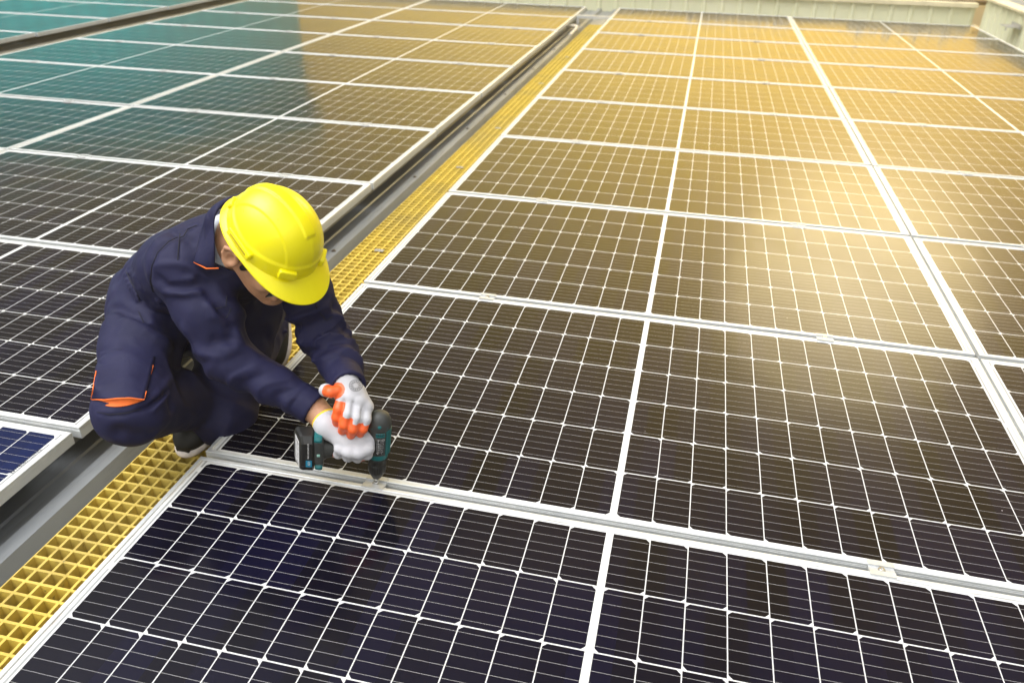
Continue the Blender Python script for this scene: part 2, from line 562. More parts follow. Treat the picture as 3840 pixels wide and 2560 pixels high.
# -- mid clamps in the joints between rows
def clamp_parts(root):
    mb = MB()
    # two wings over the frames and a sunk channel between them
    pr = [(-0.0225, 0.0002), (-0.0225, 0.0030), (-0.0085, 0.0030), (-0.0085, -0.0020), (0.0085, -0.0020), (0.0085, 0.0030), (0.0225, 0.0030), (0.0225, 0.0002), (0.0112, 0.0002), (0.0112, -0.0090), (-0.0112, -0.0090), (-0.0112, 0.0002)]
    hw = 0.027; vs = [(-hw, y, z) for y, z in pr] + [(hw, y, z) for y, z in pr]; n = len(pr)
    fs = [(i, (i + 1) % n, n + (i + 1) % n, n + i) for i in range(n)]
    for s in (0, n):
        fs += [(s + 0, s + 1, s + 2, s + 11), (s + 2, s + 3, s + 10, s + 11), (s + 3, s + 4, s + 9, s + 10), (s + 4, s + 5, s + 8, s + 9), (s + 5, s + 6, s + 7, s + 8)]
    mb.mesh(vs, fs)
    mb.build('bracket', M_ALU, root)
    mb = MB()
    mb.lathe([(0.0078, -0.0018), (0.0078, -0.0008), (0.0062, -0.0006), (0.0062, 0.0022), (0.0056, 0.0028), (0.0032, 0.0028), (0.0032, -0.0005)], 16)
    mb.build('bolt', M_STEEL, root, 35)


clamp0 = None


def put_clamp(x, y, z, label, group, rotz=0.0):
    global clamp0
    if clamp0 is None:
        clamp0 = thing('panel_clamp', label, 'clamp', (x, y, z), group, rotz)
        clamp_parts(clamp0); return clamp0
    o = copy_thing(clamp0, (x, y, z), label, rotz); o['group'] = group
    return o


GB, GA = 'clamps between rows of the right array', 'clamps between rows of the left array'
for k in range(9):
    for c in range(2):
        for s in range(2):
            x = B_X[c] + (0.468, 1.640)[s] + (float(rng.normal(0, 0.004)) if (k or c) else 0.0)
            y = k * PITCH - GAP / 2
            lab = f"{('left', 'right')[s]} clamp joining {ORD[k]} and {ORD[k+1]} rows, {('left', 'right')[c]} column of the right array"
            if k == 0 and c == 0: lab = ("aluminium clamp under the drill bit, being screwed down", "aluminium clamp with bolt, right of the drill, nearest in view")[s]
            if k == 0 and c == 1 and s == 1: continue
            put_clamp(x, y, 0.0003, lab, GB)
for k in range(9):
    for c in range(2):
        if c == 1 and k < 2: continue
        if c == 0 and k == 0: continue
        for s in range(2):
            a, b = -(c + 1) * PL - 0.010 * c + (0.468, 1.640)[s] + float(rng.normal(0, 0.004)), k * PITCH - GAP / 2
            x = A_ORG.x + a * math.cos(A_ROT) - b * math.sin(A_ROT); y = A_ORG.y + a * math.sin(A_ROT) + b * math.cos(A_ROT)
            put_clamp(x, y, A_ORG.z + 0.0003, f"{('left', 'right')[s]} clamp joining {ORD[k]} and {ORD[k+1]} rows, {('walkway', 'outer')[c]} column of the left array", GA, A_ROT)

# -- mounting rails under the panels
def rail(x0, x1, y0, y1, z1, name_label):
    mb = MB()
    z0 = RTOP + 0.001
    mb.box((x0, y0, z0), (x0 + 0.004, y1, z1)); mb.box((x1 - 0.004, y0, z0), (x1, y1, z1)); mb.box((x0 + 0.004, y0 + 0.001, z1 - 0.005), (x1 - 0.004, y1 - 0.001, z1 - 0.001)); mb.box((x0 + 0.004, y0 + 0.001, z0 + 0.001), (x1 - 0.004, y1 - 0.001, z0 + 0.005))
    return tag(mb.build('mounting_rail', M_RAIL), kind='structure')


for c in range(2):
    for s in (0.468, 1.640):
        rail(B_X[c] + s - 0.02, B_X[c] + s + 0.02, -1.12, 9.62, -0.0365, '')
for c in range(2):
    for s in (0.468, 1.640):
        x = A_ORG.x - (c + 1) * PL + s
        r = rail(x - 0.03, x + 0.01, -1.12, 9.62, -0.0400, '')
        r.rotation_euler = (0, 0, A_ROT * 0.5)
for s in (0.35, 1.7):
    rail(-5.18 - s, -5.14 - s, 4.0, 9.7, -0.0365, '')

# -- yellow moulded grating walkway
GX0, GPX, GPY, GNX, GZ1, GZ0 = -0.224, 0.0378, 0.0346, 8, -0.070, -0.1035
def grating(y0, ny, label):
    mb = MB()
    b0, b1 = 0.0032, 0.0046          # half bar width at the top and at the foot (moulded taper)
    for i in range(GNX):
        for j in range(ny):
            x0, y0_ = GX0 + i * GPX, y0 + j * GPY
            x1, y1_ = x0 + GPX, y0_ + GPY
            O = [(x0, y0_), (x1, y0_), (x1, y1_), (x0, y1_)]
            T = [(x0 + b0, y0_ + b0), (x1 - b0, y0_ + b0), (x1 - b0, y1_ - b0), (x0 + b0, y1_ - b0)]
            Bm = [(x0 + b1, y0_ + b1), (x1 - b1, y0_ + b1), (x1 - b1, y1_ - b1), (x0 + b1, y1_ - b1)]
            for k in range(4):
                l = (k + 1) % 4
                mb.poly([(*O[k], GZ1), (*O[l], GZ1), (*T[l], GZ1), (*T[k], GZ1)])
                mb.poly([(*T[k], GZ1), (*T[l], GZ1), (*Bm[l], GZ0), (*Bm[k], GZ0)])
                mb.poly([(*O[k], GZ0), (*O[l], GZ0), (*Bm[l], GZ0), (*Bm[k], GZ0)])
    xe, ye = GX0 + GNX * GPX, y0 + ny * GPY
    for pa, pb_ in (((GX0, y0), (xe, y0)), ((xe, y0), (xe, ye)), ((xe, ye), (GX0, ye)), ((GX0, ye), (GX0, y0))):
        mb.poly([(*pa, GZ1), (*pb_, GZ1), (*pb_, GZ0), (*pa, GZ0)])
    me_o = mb.build('walkway_grating', M_GRATE)
    bm = bmesh.new(); bm.from_mesh(me_o.data); bmesh.ops.remove_doubles(bm, verts=bm.verts, dist=1e-5); bm.to_mesh(me_o.data); bm.free()
    tag(me_o, label, 'walkway grating', 'yellow walkway gratings')
    return me_o


def clip(x, y, parent):
    mb = MB()
    mb.box((x - 0.020, y - 0.011, GZ1 + 0.0006), (x + 0.020, y + 0.011, GZ1 + 0.0028))
    mb.lathe([(0.007, GZ1 + 0.0026), (0.007, GZ1 + 0.006), (0.003, GZ1 + 0.0065)], 6, 0, Matrix.Translation((x, y, 0)))
    return mb.build('clip', M_CLIP, parent)


ga = grating(-1.30, 83, "yellow moulded grating walkway section on which the worker crouches")
gb = grating(-1.30 + 83 * GPY + 0.006, 104, "middle section of the yellow grating walkway, behind the worker's helmet")
gc_ = grating(-1.30 + 187 * GPY + 0.012, 96, "farthest section of the yellow grating walkway, ending near the parapet")
clip(-0.115, 1.50, ga); clip(-0.115, 2.72, gb); clip(-0.115, 3.60, gb); clip(-0.115, 5.05, gb); clip(-0.115, 6.30, gc_)

# -- cross rail and cable conduit at the far end of the walkway
mb = MB(); mb.box((-0.40, 8.66, -0.030), (0.010, 8.70, 0.006)); mb.box((-0.40, 8.665, -0.104), (-0.37, 8.695, -0.031)); mb.box((-0.02, 8.665, -0.104), (0.004, 8.695, -0.031))
tag(mb.build('cross_rail', M_FRAME), "white rail bridging the walkway between the two arrays at its far end", 'rail')
mb = MB(); mb.tube([(-0.62, 8.30, -0.085), (-0.45, 8.31, -0.072), (-0.36, 8.30, -0.066), (-0.32, 8.22, -0.068), (-0.315, 8.05, -0.075), (-0.315, 7.7, -0.082)], 0.017, 10)
tag(mb.build('conduit', simple("conduit_cream", (0.66, 0.60, 0.48), 0.5), None, 40), "short cream conduit curving beside the far end of the walkway", 'conduit')

# -- parapet walls
M_PALE = NT("pale_green_paint")
p = M_PALE.coord('Object')
f = M_PALE.noise(1.2, 5.0, 0.65, p)
drip = M_PALE.noise(3.0, 4.0, 0.7, M_PALE.mapping(p, (4, 4, 0.3)))
c = M_PALE.mix(M_PALE.ramp(f, (0.3, 0.7, 0, 1)), (0.66, 0.67, 0.45), (0.78, 0.76, 0.54))
c = M_PALE.mix(M_PALE.ramp(drip, (0.6, 0.8, 0, 0.4)), c, (0.38, 0.42, 0.25))
M_PALE.set(Base_Color=c, Roughness=0.6); M_PALE = M_PALE.mat
M_CREAM = simple("cream_flashing", (0.70, 0.62, 0.42), 0.5, 0, 0.15, 6.0)


def corrugated(mb, p0, p1, z0, z1, depth, side):
    """ribbed metal sheet standing from p0 to p1, ribs proud on 'side'"""
    d = Vector((p1[0] - p0[0], p1[1] - p0[1], 0)); Ln = d.length; d.normalize(); nrm = Vector((-d.y, d.x, 0)) * side
    s = 0.0; pts = []
    while s < Ln:
        pts += [(s, 0), (s + 0.155, 0), (s + 0.170, depth), (s + 0.205, depth), (s + 0.22, 0)]
        s += 0.235
    pts = [q for q in pts if q[0] <= Ln]
    P = [Vector((p0[0], p0[1], 0)) + d * a + nrm * b for a, b in pts]
    for A, B in zip(P[:-1], P[1:]):
        mb.poly([(A.x, A.y, z0), (B.x, B.y, z0), (B.x, B.y, z1), (A.x, A.y, z1)])
    bk = -nrm * 0.05
    A, B = P[0] + bk, P[-1] + bk
    mb.poly([(A.x, A.y, z0), (B.x, B.y, z0), (B.x, B.y, z1), (A.x, A.y, z1)])
    mb.poly([(P[0].x, P[0].y, z0), (A.x, A.y, z0), (A.x, A.y, z1), (P[0].x, P[0].y, z1)])
    mb.poly([(P[-1].x, P[-1].y, z0), (B.x, B.y, z0), (B.x, B.y, z1), (P[-1].x, P[-1].y, z1)])


wf = thing('parapet_wall', "low pale green ribbed parapet wall across the far end of the roof", 'wall', (0, 10.35, -0.14))
mb = MB(); corrugated(mb, (-9.0, 10.35), (4.46, 10.35), -0.139, 0.150, 0.022, -1)
for v in range(len(mb.v)): mb.v[v] = (mb.v[v][0], mb.v[v][1] - 10.35, mb.v[v][2] + 0.14)
mb.build('wall_sheet', M_PALE, wf)
mb = MB(); mb.box((-9.0, -0.05, 0.289), (4.40, 0.09, 0.312)); mb.box((-9.0, -0.056, 0.262), (4.40, -0.0505, 0.3105))
mb.build('coping', M_CREAM, wf)
wr = thing('parapet_wall', "pale green ribbed wall along the right edge of the roof, far corner", 'wall', (4.47, 10.2, -0.14))
mb = MB(); corrugated(mb, (4.47, -4.0), (4.47, 10.26), -0.139, 0.235, 0.022, 1)
for v in range(len(mb.v)): mb.v[v] = (mb.v[v][0] - 4.47, mb.v[v][1] - 10.2, mb.v[v][2] + 0.14)
mb.build('wall_sheet', M_PALE, wr)
mb = MB(); mb.box((-0.05, -14.2, 0.374), (0.12, 0.20, 0.398))
mb.build('coping', M_CREAM, wr)
mb = MB(); mb.box((0, 0, 0), (0.012, 0.30, 0.05)); mb.box((-0.12, 0.02, 0.012), (-0.0005, 0.28, 0.020)); mb.box((-0.12, 0.05, -0.02), (-0.112, 0.07, 0.0115))
for v in range(len(mb.v)): mb.v[v] = (mb.v[v][0] + 4.436, mb.v[v][1] + 8.75, mb.v[v][2] + 0.075)
tag(mb.build('bracket', M_CLIP), "small grey metal bracket fixed to the pale green wall, top right", 'bracket')

# crumpled white tarpaulin heaped on the coping, a dark pipe behind, white box at the corner
def crumple(p0, p1, w, h, seed):
    r = np.random.default_rng(seed); nx, nt = 90, 14
    ph = r.uniform(0, 6.28, 8); fr = r.uniform(3, 26, 8)
    mb = MB(); vs = []
    for i in range(nx + 1):
        s = i / nx
        c = Vector(p0).lerp(Vector(p1), s)
        lump = 0.65 + 0.35 * sum(math.sin(fr[k] * s * 6.28 + ph[k]) for k in range(4)) / 2.2
        for j in range(nt + 1):
            a = math.pi * j / nt
            rad = 1 + 0.16 * math.sin(fr[5] * s * 6 + 5 * a + ph[5]) + 0.12 * math.sin(fr[6] * s * 6 - 7 * a + ph[6])
            vs.append((c.x, c.y + w * math.cos(a) * (0.8 + 0.2 * lump) * rad, c.z + h * lump * math.sin(a) * rad))
    fs = [(i * (nt + 1) + j, (i + 1) * (nt + 1) + j, (i + 1) * (nt + 1) + j + 1, i * (nt + 1) + j + 1) for i in range(nx) for j in range(nt)]
    mb.mesh(vs, fs)
    return mb


M_TARP = simple("tarp_white", (0.74, 0.72, 0.64), 0.55, 0, 0.12, 8.0)
tag(crumple((0.85, 10.34, 0.172), (2.2, 10.34, 0.172), 0.055, 0.055, 3).build('tarpaulin', M_TARP, None, 60), "crumpled white sheet lying along the far parapet, behind the right array", 'tarpaulin')
tag(crumple((2.95, 10.56, 0.16), (4.40, 10.56, 0.16), 0.10, 0.16, 5).build('tarpaulin', simple("tarp_cream", (0.66, 0.62, 0.46), 0.6, 0, 0.15, 8.0), None, 60), "cream sheet bundled behind the far parapet near the right corner", 'tarpaulin')
mb = MB(); mb.tube([(2.0 + 0.3 * k, 10.46, 0.165 + 0.006 * math.sin(k * 1.7)) for k in range(10)], 0.028, 10)
tag(mb.build('pipe', simple("pipe_rust", (0.10, 0.06, 0.025), 0.6, 0, 0.3, 12), None, 40), "dark brown pipe lying along the top of the far parapet", 'pipe')
mb = MB(); mb.rbox((4.60, 10.27, 0.166), (5.05, 10.66, 0.42), 0.02)
tag(mb.build('utility_box', simple("box_white", (0.78, 0.77, 0.72), 0.5, 0, 0.05, 5), None, 30), "white utility box standing on the far right corner of the parapet", 'box')

# -- buildings beyond the roof: they show as reflections in the glass
t = NT("teal_cladding")
p = t.coord('Object')
rib = t.math('ADD', t.math('MULTIPLY', t.math('SINE', t.math('MULTIPLY', t.sep(p)[0], 21.0)), 0.2), t.noise(0.22, 4.0, 0.65, p))
c = t.mix(t.ramp(rib, (0.25, 0.75, 0, 1)), (0.003, 0.74, 0.77), (0.010, 0.90, 0.90))
reflection_blend = t.ramp(t.math('ADD', t.sep(p)[0], t.math('MULTIPLY', t.noise(0.5, 3.0, 0.6, p), 3.0)), (4.6, 8.5, 0.0, 0.8))  # soft reflection edge painted into the colour: right end blends to sandy green
reflection_blend = t.math('MINIMUM', t.math('MAXIMUM', reflection_blend, 0.0), 1.0)
c = t.mix(reflection_blend, c, (0.34, 0.42, 0.22))
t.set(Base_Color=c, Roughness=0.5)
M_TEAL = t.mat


def far_building(name, label, cx, cy, w, d, h, mat, rot, trim):
    o = thing(name, label, 'building', (cx, cy, -7.5), None, rot)
    mb = MB(); mb.box((-w / 2, -d / 2, 0), (w / 2, d / 2, h + 7.5)); mb.build('wall', mat, o)
    mb = MB(); mb.box((-w / 2 - 0.25, -d / 2 - 0.25, h + 7.502), (w / 2 + 0.25, d / 2 + 0.25, h + 7.9)); mb.build('roof', trim, o)
    return o

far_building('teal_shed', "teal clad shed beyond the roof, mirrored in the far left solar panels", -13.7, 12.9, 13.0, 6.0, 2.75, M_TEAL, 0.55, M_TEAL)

# joints and frames in world metres
HAND_L = {'wrist': [0.4053, 0.0072, 0.2756], 'palm': [0.4362, -0.0125, 0.258], 'index': [[0.414, -0.0276, 0.2557], [0.4139, -0.0523, 0.2368], [0.4093, -0.0585, 0.2174], [0.4036, -0.0524, 0.1956]], 'middle': [[0.4329, -0.029, 0.2557], [0.4379, -0.0584, 0.2307], [0.4311, -0.0687, 0.2075], [0.4207, -0.0621, 0.1843]], 'ring': [[0.4518, -0.0253, 0.2483], [0.4569, -0.0558, 0.222], [0.4505, -0.067, 0.1974], [0.441, -0.0619, 0.1752]], 'little': [[0.4659, -0.0206, 0.2312], [0.4732, -0.0443, 0.2129], [0.4685, -0.0545, 0.1919], [0.4593, -0.0512, 0.1742]], 'thumb': [[0.4106, -0.0094, 0.2539], [0.3738, -0.0316, 0.2679], [0.3913, -0.0411, 0.2717], [0.4044, -0.0334, 0.2731]]}
HAND_R = {'cuff': [0.3639, -0.0295, 0.1813], 'wrist': [0.3776, -0.0401, 0.1761], 'palm': [0.4267, -0.0457, 0.1546], 'index': [[0.4686, -0.0311, 0.1477], [0.4766, -0.051, 0.1355], [0.4708, -0.0494, 0.1158], [0.4543, -0.0373, 0.0981]], 'middle': [[0.4533, -0.0454, 0.1508], [0.4597, -0.0669, 0.131], [0.4486, -0.054, 0.1062], [0.4314, -0.0341, 0.0901]], 'ring': [[0.4315, -0.0553, 0.1517], [0.4382, -0.0744, 0.1346], [0.4284, -0.0628, 0.111], [0.4125, -0.0423, 0.0948]], 'little': [[0.4081, -0.0582, 0.1559], [0.4142, -0.0735, 0.1402], [0.4068, -0.0677, 0.1182], [0.3904, -0.0507, 0.1035]], 'thumb': [[0.391, -0.0154, 0.1549], [0.4124, 0.01, 0.1301], [0.4236, 0.0252, 0.1081], [0.4415, 0.0276, 0.1007]]}
DRILL = {'T0': [0.472, -0.013, 0.004], 'X': [-0.9262, -0.3626, 0.103], 'Y': [0.3614, -0.9319, -0.0307], 'Z': [0.1071, 0.0088, 0.9942]}
HEAD = {'F': [0.7174, -0.226, -0.659], 'U': [0.6219, -0.2186, 0.752], 'L': [0.314, 0.9493, 0.0163], 'O': [0.238, 0.0624, 0.5869]}

COLLAR_RINGS = [(0.068, -0.020, 1.0, 0.0), (0.071, 0.004, 1.0, 0.0), (0.074, 0.026, 1.0, 0.0), (0.081, 0.028, 1.0, 0.004), (0.094, 0.008, 1.0, 0.018), (0.106, -0.014, 1.0, 0.036)]
COLLAR_A = 118
EMBLEM = {'c': (0.447, -0.026, 0.289), 'n': (0.25, -0.45, 0.86)}

# cloth folds: (points on the cloth, width, height), and the flap of the knee pocket
FOLDS = [([[0.0095, 0.0411, 0.5726], [-0.0001, 0.036, 0.5686], [-0.0062, 0.0264, 0.5668], [-0.0162, 0.0175, 0.556], [-0.0245, 0.0062, 0.5465], [-0.0277, -0.0045, 0.5306], [-0.0343, -0.0109, 0.5126], [-0.0372, -0.0128, 0.4979], [-0.0471, -0.0063, 0.4784], [-0.0466, -0.0053, 0.4643], [-0.0893, 0.0487, 0.4196]], 0.006, -0.0153), ([[-0.0328, -0.0118, 0.5165], [-0.0171, -0.0127, 0.5224], [-0.0031, -0.0115, 0.5272], [0.0161, -0.0112, 0.5304], [0.0304, -0.0045, 0.5302], [0.0452, -0.0003, 0.5247], [0.0585, 0.0061, 0.518], [0.0689, 0.0115, 0.5061], [0.0828, 0.0123, 0.4964], [0.0882, 0.0081, 0.4888], [0.0921, 0.0061, 0.4801]], 0.007, 0.0119), ([[0.0099, 0.0542, 0.5742], [0.0194, 0.0337, 0.5668], [0.0239, 0.02, 0.5563], [0.0295, 0.0061, 0.5445], [0.0317, -0.0033, 0.5305]], 0.0035, -0.0068), ([[-0.0403, 0.0796, 0.5724], [-0.0119, 0.0596, 0.578], [0.0062, 0.053, 0.5776], [0.012, 0.0657, 0.5783], [0.018, 0.0783, 0.5791], [0.0289, 0.0847, 0.5846], [0.0399, 0.0911, 0.59]], 0.008, -0.0136), ([[-0.0273, 0.0654, 0.5725], [-0.0005, 0.0539, 0.5732], [0.0245, 0.0445, 0.573], [0.039, 0.0441, 0.5665], [0.0534, 0.0435, 0.5601]], 0.008, -0.0102), ([[-0.0367, -0.0124, 0.4825], [-0.0213, -0.0177, 0.4732], [-0.0058, -0.0231, 0.4641], [0.0253, -0.0296, 0.4686], [0.0512, -0.0299, 0.4695], [0.0753, -0.0189, 0.4717], [0.0964, -0.0037, 0.4715]], 0.007, 0.017), ([[-0.0224, -0.0185, 0.5039], [-0.0025, -0.0246, 0.494], [0.0125, -0.0245, 0.4806], [0.0382, -0.024, 0.4828], [0.0591, -0.0172, 0.4815], [0.074, -0.005, 0.4837], [0.0891, 0.0072, 0.486]], 0.008, -0.017), ([[-0.0897, 0.0534, 0.3992], [-0.0782, 0.0592, 0.386], [0.0094, -0.031, 0.4302], [0.0528, -0.0417, 0.4401], [0.0846, -0.0378, 0.4413], [0.1077, -0.0252, 0.4342], [0.1313, -0.0127, 0.4272], [0.138, -0.0077, 0.4143], [0.1449, -0.0027, 0.4013]], 0.007, 0.017), ([[-0.0811, 0.0593, 0.3902], [0.0074, -0.0291, 0.4429], [0.0293, -0.0349, 0.4469], [0.058, -0.0359, 0.4503], [0.085, -0.035, 0.4526]], 0.01, -0.017), ([[0.1484, -0.0011, 0.3867], [0.1558, -0.0069, 0.3694], [0.1618, -0.0107, 0.3508], [0.1627, -0.0283, 0.348], [0.1563, -0.035, 0.3382], [0.1485, -0.0474, 0.3404], [0.1362, -0.0533, 0.3383]], 0.009, 0.017), ([[0.1263, -0.0487, 0.3557], [0.1377, -0.0432, 0.3517], [0.1508, -0.0399, 0.3491], [0.1641, -0.0238, 0.3408], [0.1779, -0.0077, 0.3326], [0.1896, -0.0043, 0.32], [0.2044, -0.0053, 0.3104]], 0.008, 0.017), ([[0.1076, -0.0531, 0.3696], [0.1215, -0.0486, 0.3674], [0.134, -0.042, 0.3638], [0.1446, -0.0332, 0.3659], [0.1508, -0.0179, 0.3639]], 0.012, -0.017), ([[0.1028, -0.0247, 0.4551], [0.11, -0.0248, 0.439], [0.1205, -0.0295, 0.4255], [0.1306, -0.0196, 0.4097], [0.1425, -0.0121, 0.3952]], 0.012, 0.0136), ([[0.0433, -0.0482, 0.407], [0.0583, -0.0541, 0.3859], [0.0687, -0.054, 0.3608], [0.0852, -0.059, 0.341], [0.1035, -0.0664, 0.3228]], 0.012, 0.0136), ([[0.0691, 0.0065, 0.5041], [0.0847, 0.0012, 0.4882], [0.0972, 0.0001, 0.4699], [0.115, -0.0092, 0.4526], [0.1268, -0.0099, 0.4304], [0.1363, -0.0067, 0.4179], [0.1445, -0.0013, 0.404]], 0.012, -0.034), ([[-0.2567, 0.168, 0.3965], [-0.2195, 0.1313, 0.4041], [-0.1897, 0.1029, 0.4075], [-0.1787, 0.0966, 0.395], [-0.1677, 0.0902, 0.3826], [-0.1668, 0.0899, 0.3735], [-0.1659, 0.0896, 0.3643]], 0.01, -0.034), ([[-0.275, 0.1779, 0.3806], [-0.2648, 0.1768, 0.3862], [-0.2385, 0.1567, 0.4021], [-0.1781, 0.0955, 0.438], [-0.161, 0.0847, 0.4463]], 0.0045, 0.0153), ([[-0.2541, 0.1573, 0.3808], [-0.235, 0.1457, 0.3922], [-0.2053, 0.1214, 0.4106], [-0.1594, 0.077, 0.4376], [-0.1423, 0.0662, 0.446]], 0.0045, 0.0153), ([[-0.235, 0.1389, 0.3801], [-0.2143, 0.1252, 0.3928], [-0.1864, 0.1029, 0.4101], [-0.1515, 0.0712, 0.4303], [-0.1397, 0.0667, 0.4353]], 0.0045, 0.0153), ([[-0.2214, 0.1267, 0.376], [-0.2025, 0.1151, 0.3876], [-0.1783, 0.097, 0.4027], [-0.1488, 0.0716, 0.4195], [-0.1317, 0.0609, 0.4281]], 0.0045, 0.0153), ([[-0.2078, 0.1145, 0.372], [-0.189, 0.1029, 0.3837], [-0.1596, 0.0785, 0.4025], [-0.1408, 0.0657, 0.4123], [-0.1273, 0.0592, 0.4185]], 0.0045, 0.0153), ([[-0.1996, 0.1085, 0.3645], [-0.1844, 0.1011, 0.3738], [-0.1603, 0.0831, 0.3892], [-0.1433, 0.0724, 0.3979], [-0.1245, 0.0596, 0.4078]], 0.0045, 0.0153), ([[-0.1913, 0.1025, 0.357], [-0.1761, 0.0951, 0.3664], [-0.1575, 0.0833, 0.3782], [-0.1457, 0.079, 0.3833], [-0.127, 0.0663, 0.3933]], 0.0045, 0.0153), ([[-0.2067, 0.0081, 0.4128], [-0.3221, 0.1583, 0.3204], [-0.2689, 0.1239, 0.338], [-0.2457, 0.1132, 0.3443], [-0.2225, 0.1023, 0.3507], [-0.199, 0.0966, 0.3508], [-0.1756, 0.0907, 0.3511]], 0.01, 0.0272), ([[-0.291, 0.1152, 0.3198], [-0.251, 0.0924, 0.3325], [-0.2223, 0.0816, 0.3379], [-0.1871, 0.0659, 0.3409], [-0.161, 0.0602, 0.3379], [-0.1409, 0.0568, 0.3329], [-0.1259, 0.0595, 0.3241]], 0.01, -0.0272), ([[-0.223, 0.0853, 0.3379], [-0.2018, 0.073, 0.3449], [-0.1914, 0.073, 0.3444], [-0.174, 0.0658, 0.3437], [-0.1637, 0.0668, 0.338]], 0.005, 0.0136), ([[-0.2075, 0.0643, 0.3389], [-0.1921, 0.06, 0.3385], [-0.1767, 0.0556, 0.3381], [-0.1715, 0.0644, 0.3381], [-0.1646, 0.0712, 0.3394]], 0.005, -0.017), ([[-0.1944, 0.0423, 0.3348], [-0.1685, 0.0368, 0.3318], [-0.146, 0.0351, 0.3264], [-0.1205, 0.0327, 0.3161], [-0.0999, 0.0362, 0.302], [-0.0841, 0.0458, 0.2837], [-0.0778, 0.0677, 0.2569]], 0.016, 0.0204), ([[-0.0141, -0.1551, 0.242], [-0.012, -0.1346, 0.2421], [-0.0097, -0.114, 0.2423], [-0.0185, -0.0841, 0.2374], [-0.0238, -0.058, 0.2359], [-0.0353, -0.0314, 0.2301], [-0.0483, -0.0026, 0.223]], 0.007, 0.0136), ([[-0.0093, -0.1515, 0.2296], [-0.0051, -0.1357, 0.2331], [-0.0058, -0.114, 0.2321], [-0.0099, -0.0915, 0.2302], [-0.0172, -0.0649, 0.2256]], 0.006, -0.0136), ([[-0.003, -0.1508, 0.2237], [0.0002, -0.1369, 0.226], [0.0002, -0.119, 0.2253], [-0.0029, -0.0994, 0.2243], [-0.0058, -0.0797, 0.2234]], 0.006, 0.0136), ([[-0.0257, -0.1751, 0.2359], [-0.0175, -0.1643, 0.2345], [-0.0127, -0.1495, 0.2299], [-0.0058, -0.1404, 0.2338], [-0.0056, -0.1235, 0.2316]], 0.006, -0.0119), ([[-0.0052, -0.0821, 0.2139], [0.0001, -0.0876, 0.2071], [0.0006, -0.0872, 0.1956], [0.0006, -0.0889, 0.1878], [0.0006, -0.0907, 0.1799]], 0.009, -0.0272), ([[-0.0181, -0.1794, 0.1611], [-0.0114, -0.1744, 0.1654], [-0.0113, -0.1618, 0.1633], [-0.0057, -0.1564, 0.1638], [-0.0066, -0.1433, 0.1578]], 0.009, -0.0204), ([[-0.1048, -0.1966, 0.2365], [-0.0878, -0.1985, 0.2377], [-0.0727, -0.1987, 0.2374], [-0.0598, -0.1919, 0.2365], [-0.0467, -0.1852, 0.2357], [-0.03, -0.1766, 0.2389], [-0.0182, -0.1624, 0.2374]], 0.004, 0.0102), ([[-0.104, -0.199, 0.2328], [-0.0834, -0.2046, 0.2369], [-0.0718, -0.2012, 0.2334], [-0.0553, -0.1983, 0.2355], [-0.0423, -0.1917, 0.2344], [-0.0262, -0.18, 0.2364], [-0.0149, -0.1625, 0.2337]], 0.004, -0.0102), ([[-0.0674, -0.2105, 0.2005], [-0.0514, -0.2041, 0.1902], [-0.0352, -0.1979, 0.18], [-0.0254, -0.1854, 0.1729], [-0.0138, -0.1747, 0.1675]], 0.02, -0.0272), ([[0.0667, 0.3371, 0.2075], [0.0876, 0.3413, 0.1942], [0.2497, 0.0966, 0.3333], [0.2783, 0.0908, 0.3423], [0.3006, 0.0964, 0.3444], [0.3185, 0.1039, 0.3476], [0.3317, 0.1208, 0.3453]], 0.008, -0.0204), ([[-0.0298, 0.5099, 0.0809], [-0.007, 0.5159, 0.069], [0.2555, 0.0963, 0.3211], [0.2842, 0.0905, 0.3303], [0.3102, 0.0891, 0.3367], [0.3255, 0.1016, 0.3377], [0.3411, 0.1141, 0.339]], 0.008, 0.017), ([[0.2546, 0.0542, 0.3177], [0.2599, 0.0965, 0.2989], [0.3012, 0.0745, 0.3209], [0.3291, 0.0848, 0.3324], [0.3525, 0.1042, 0.3384]], 0.008, 0.017), ([[0.274, 0.0397, 0.3026], [0.279, 0.0833, 0.2862], [0.3221, 0.0582, 0.3144], [0.355, 0.0537, 0.3292], [0.3783, 0.0675, 0.3325]], 0.008, -0.017), ([[0.3026, 0.0101, 0.3055], [0.3015, 0.061, 0.2815], [0.3453, 0.0297, 0.3118], [0.3691, 0.0354, 0.3196], [0.3895, 0.0477, 0.323]], 0.007, 0.0136), ([[0.2951, 0.1082, 0.4091], [0.2977, 0.108, 0.3996], [0.3002, 0.1077, 0.39], [0.3103, 0.1131, 0.3768], [0.3194, 0.1207, 0.3622], [0.3245, 0.1259, 0.3667], [0.3272, 0.1359, 0.3685]], 0.0035, -0.0085)]
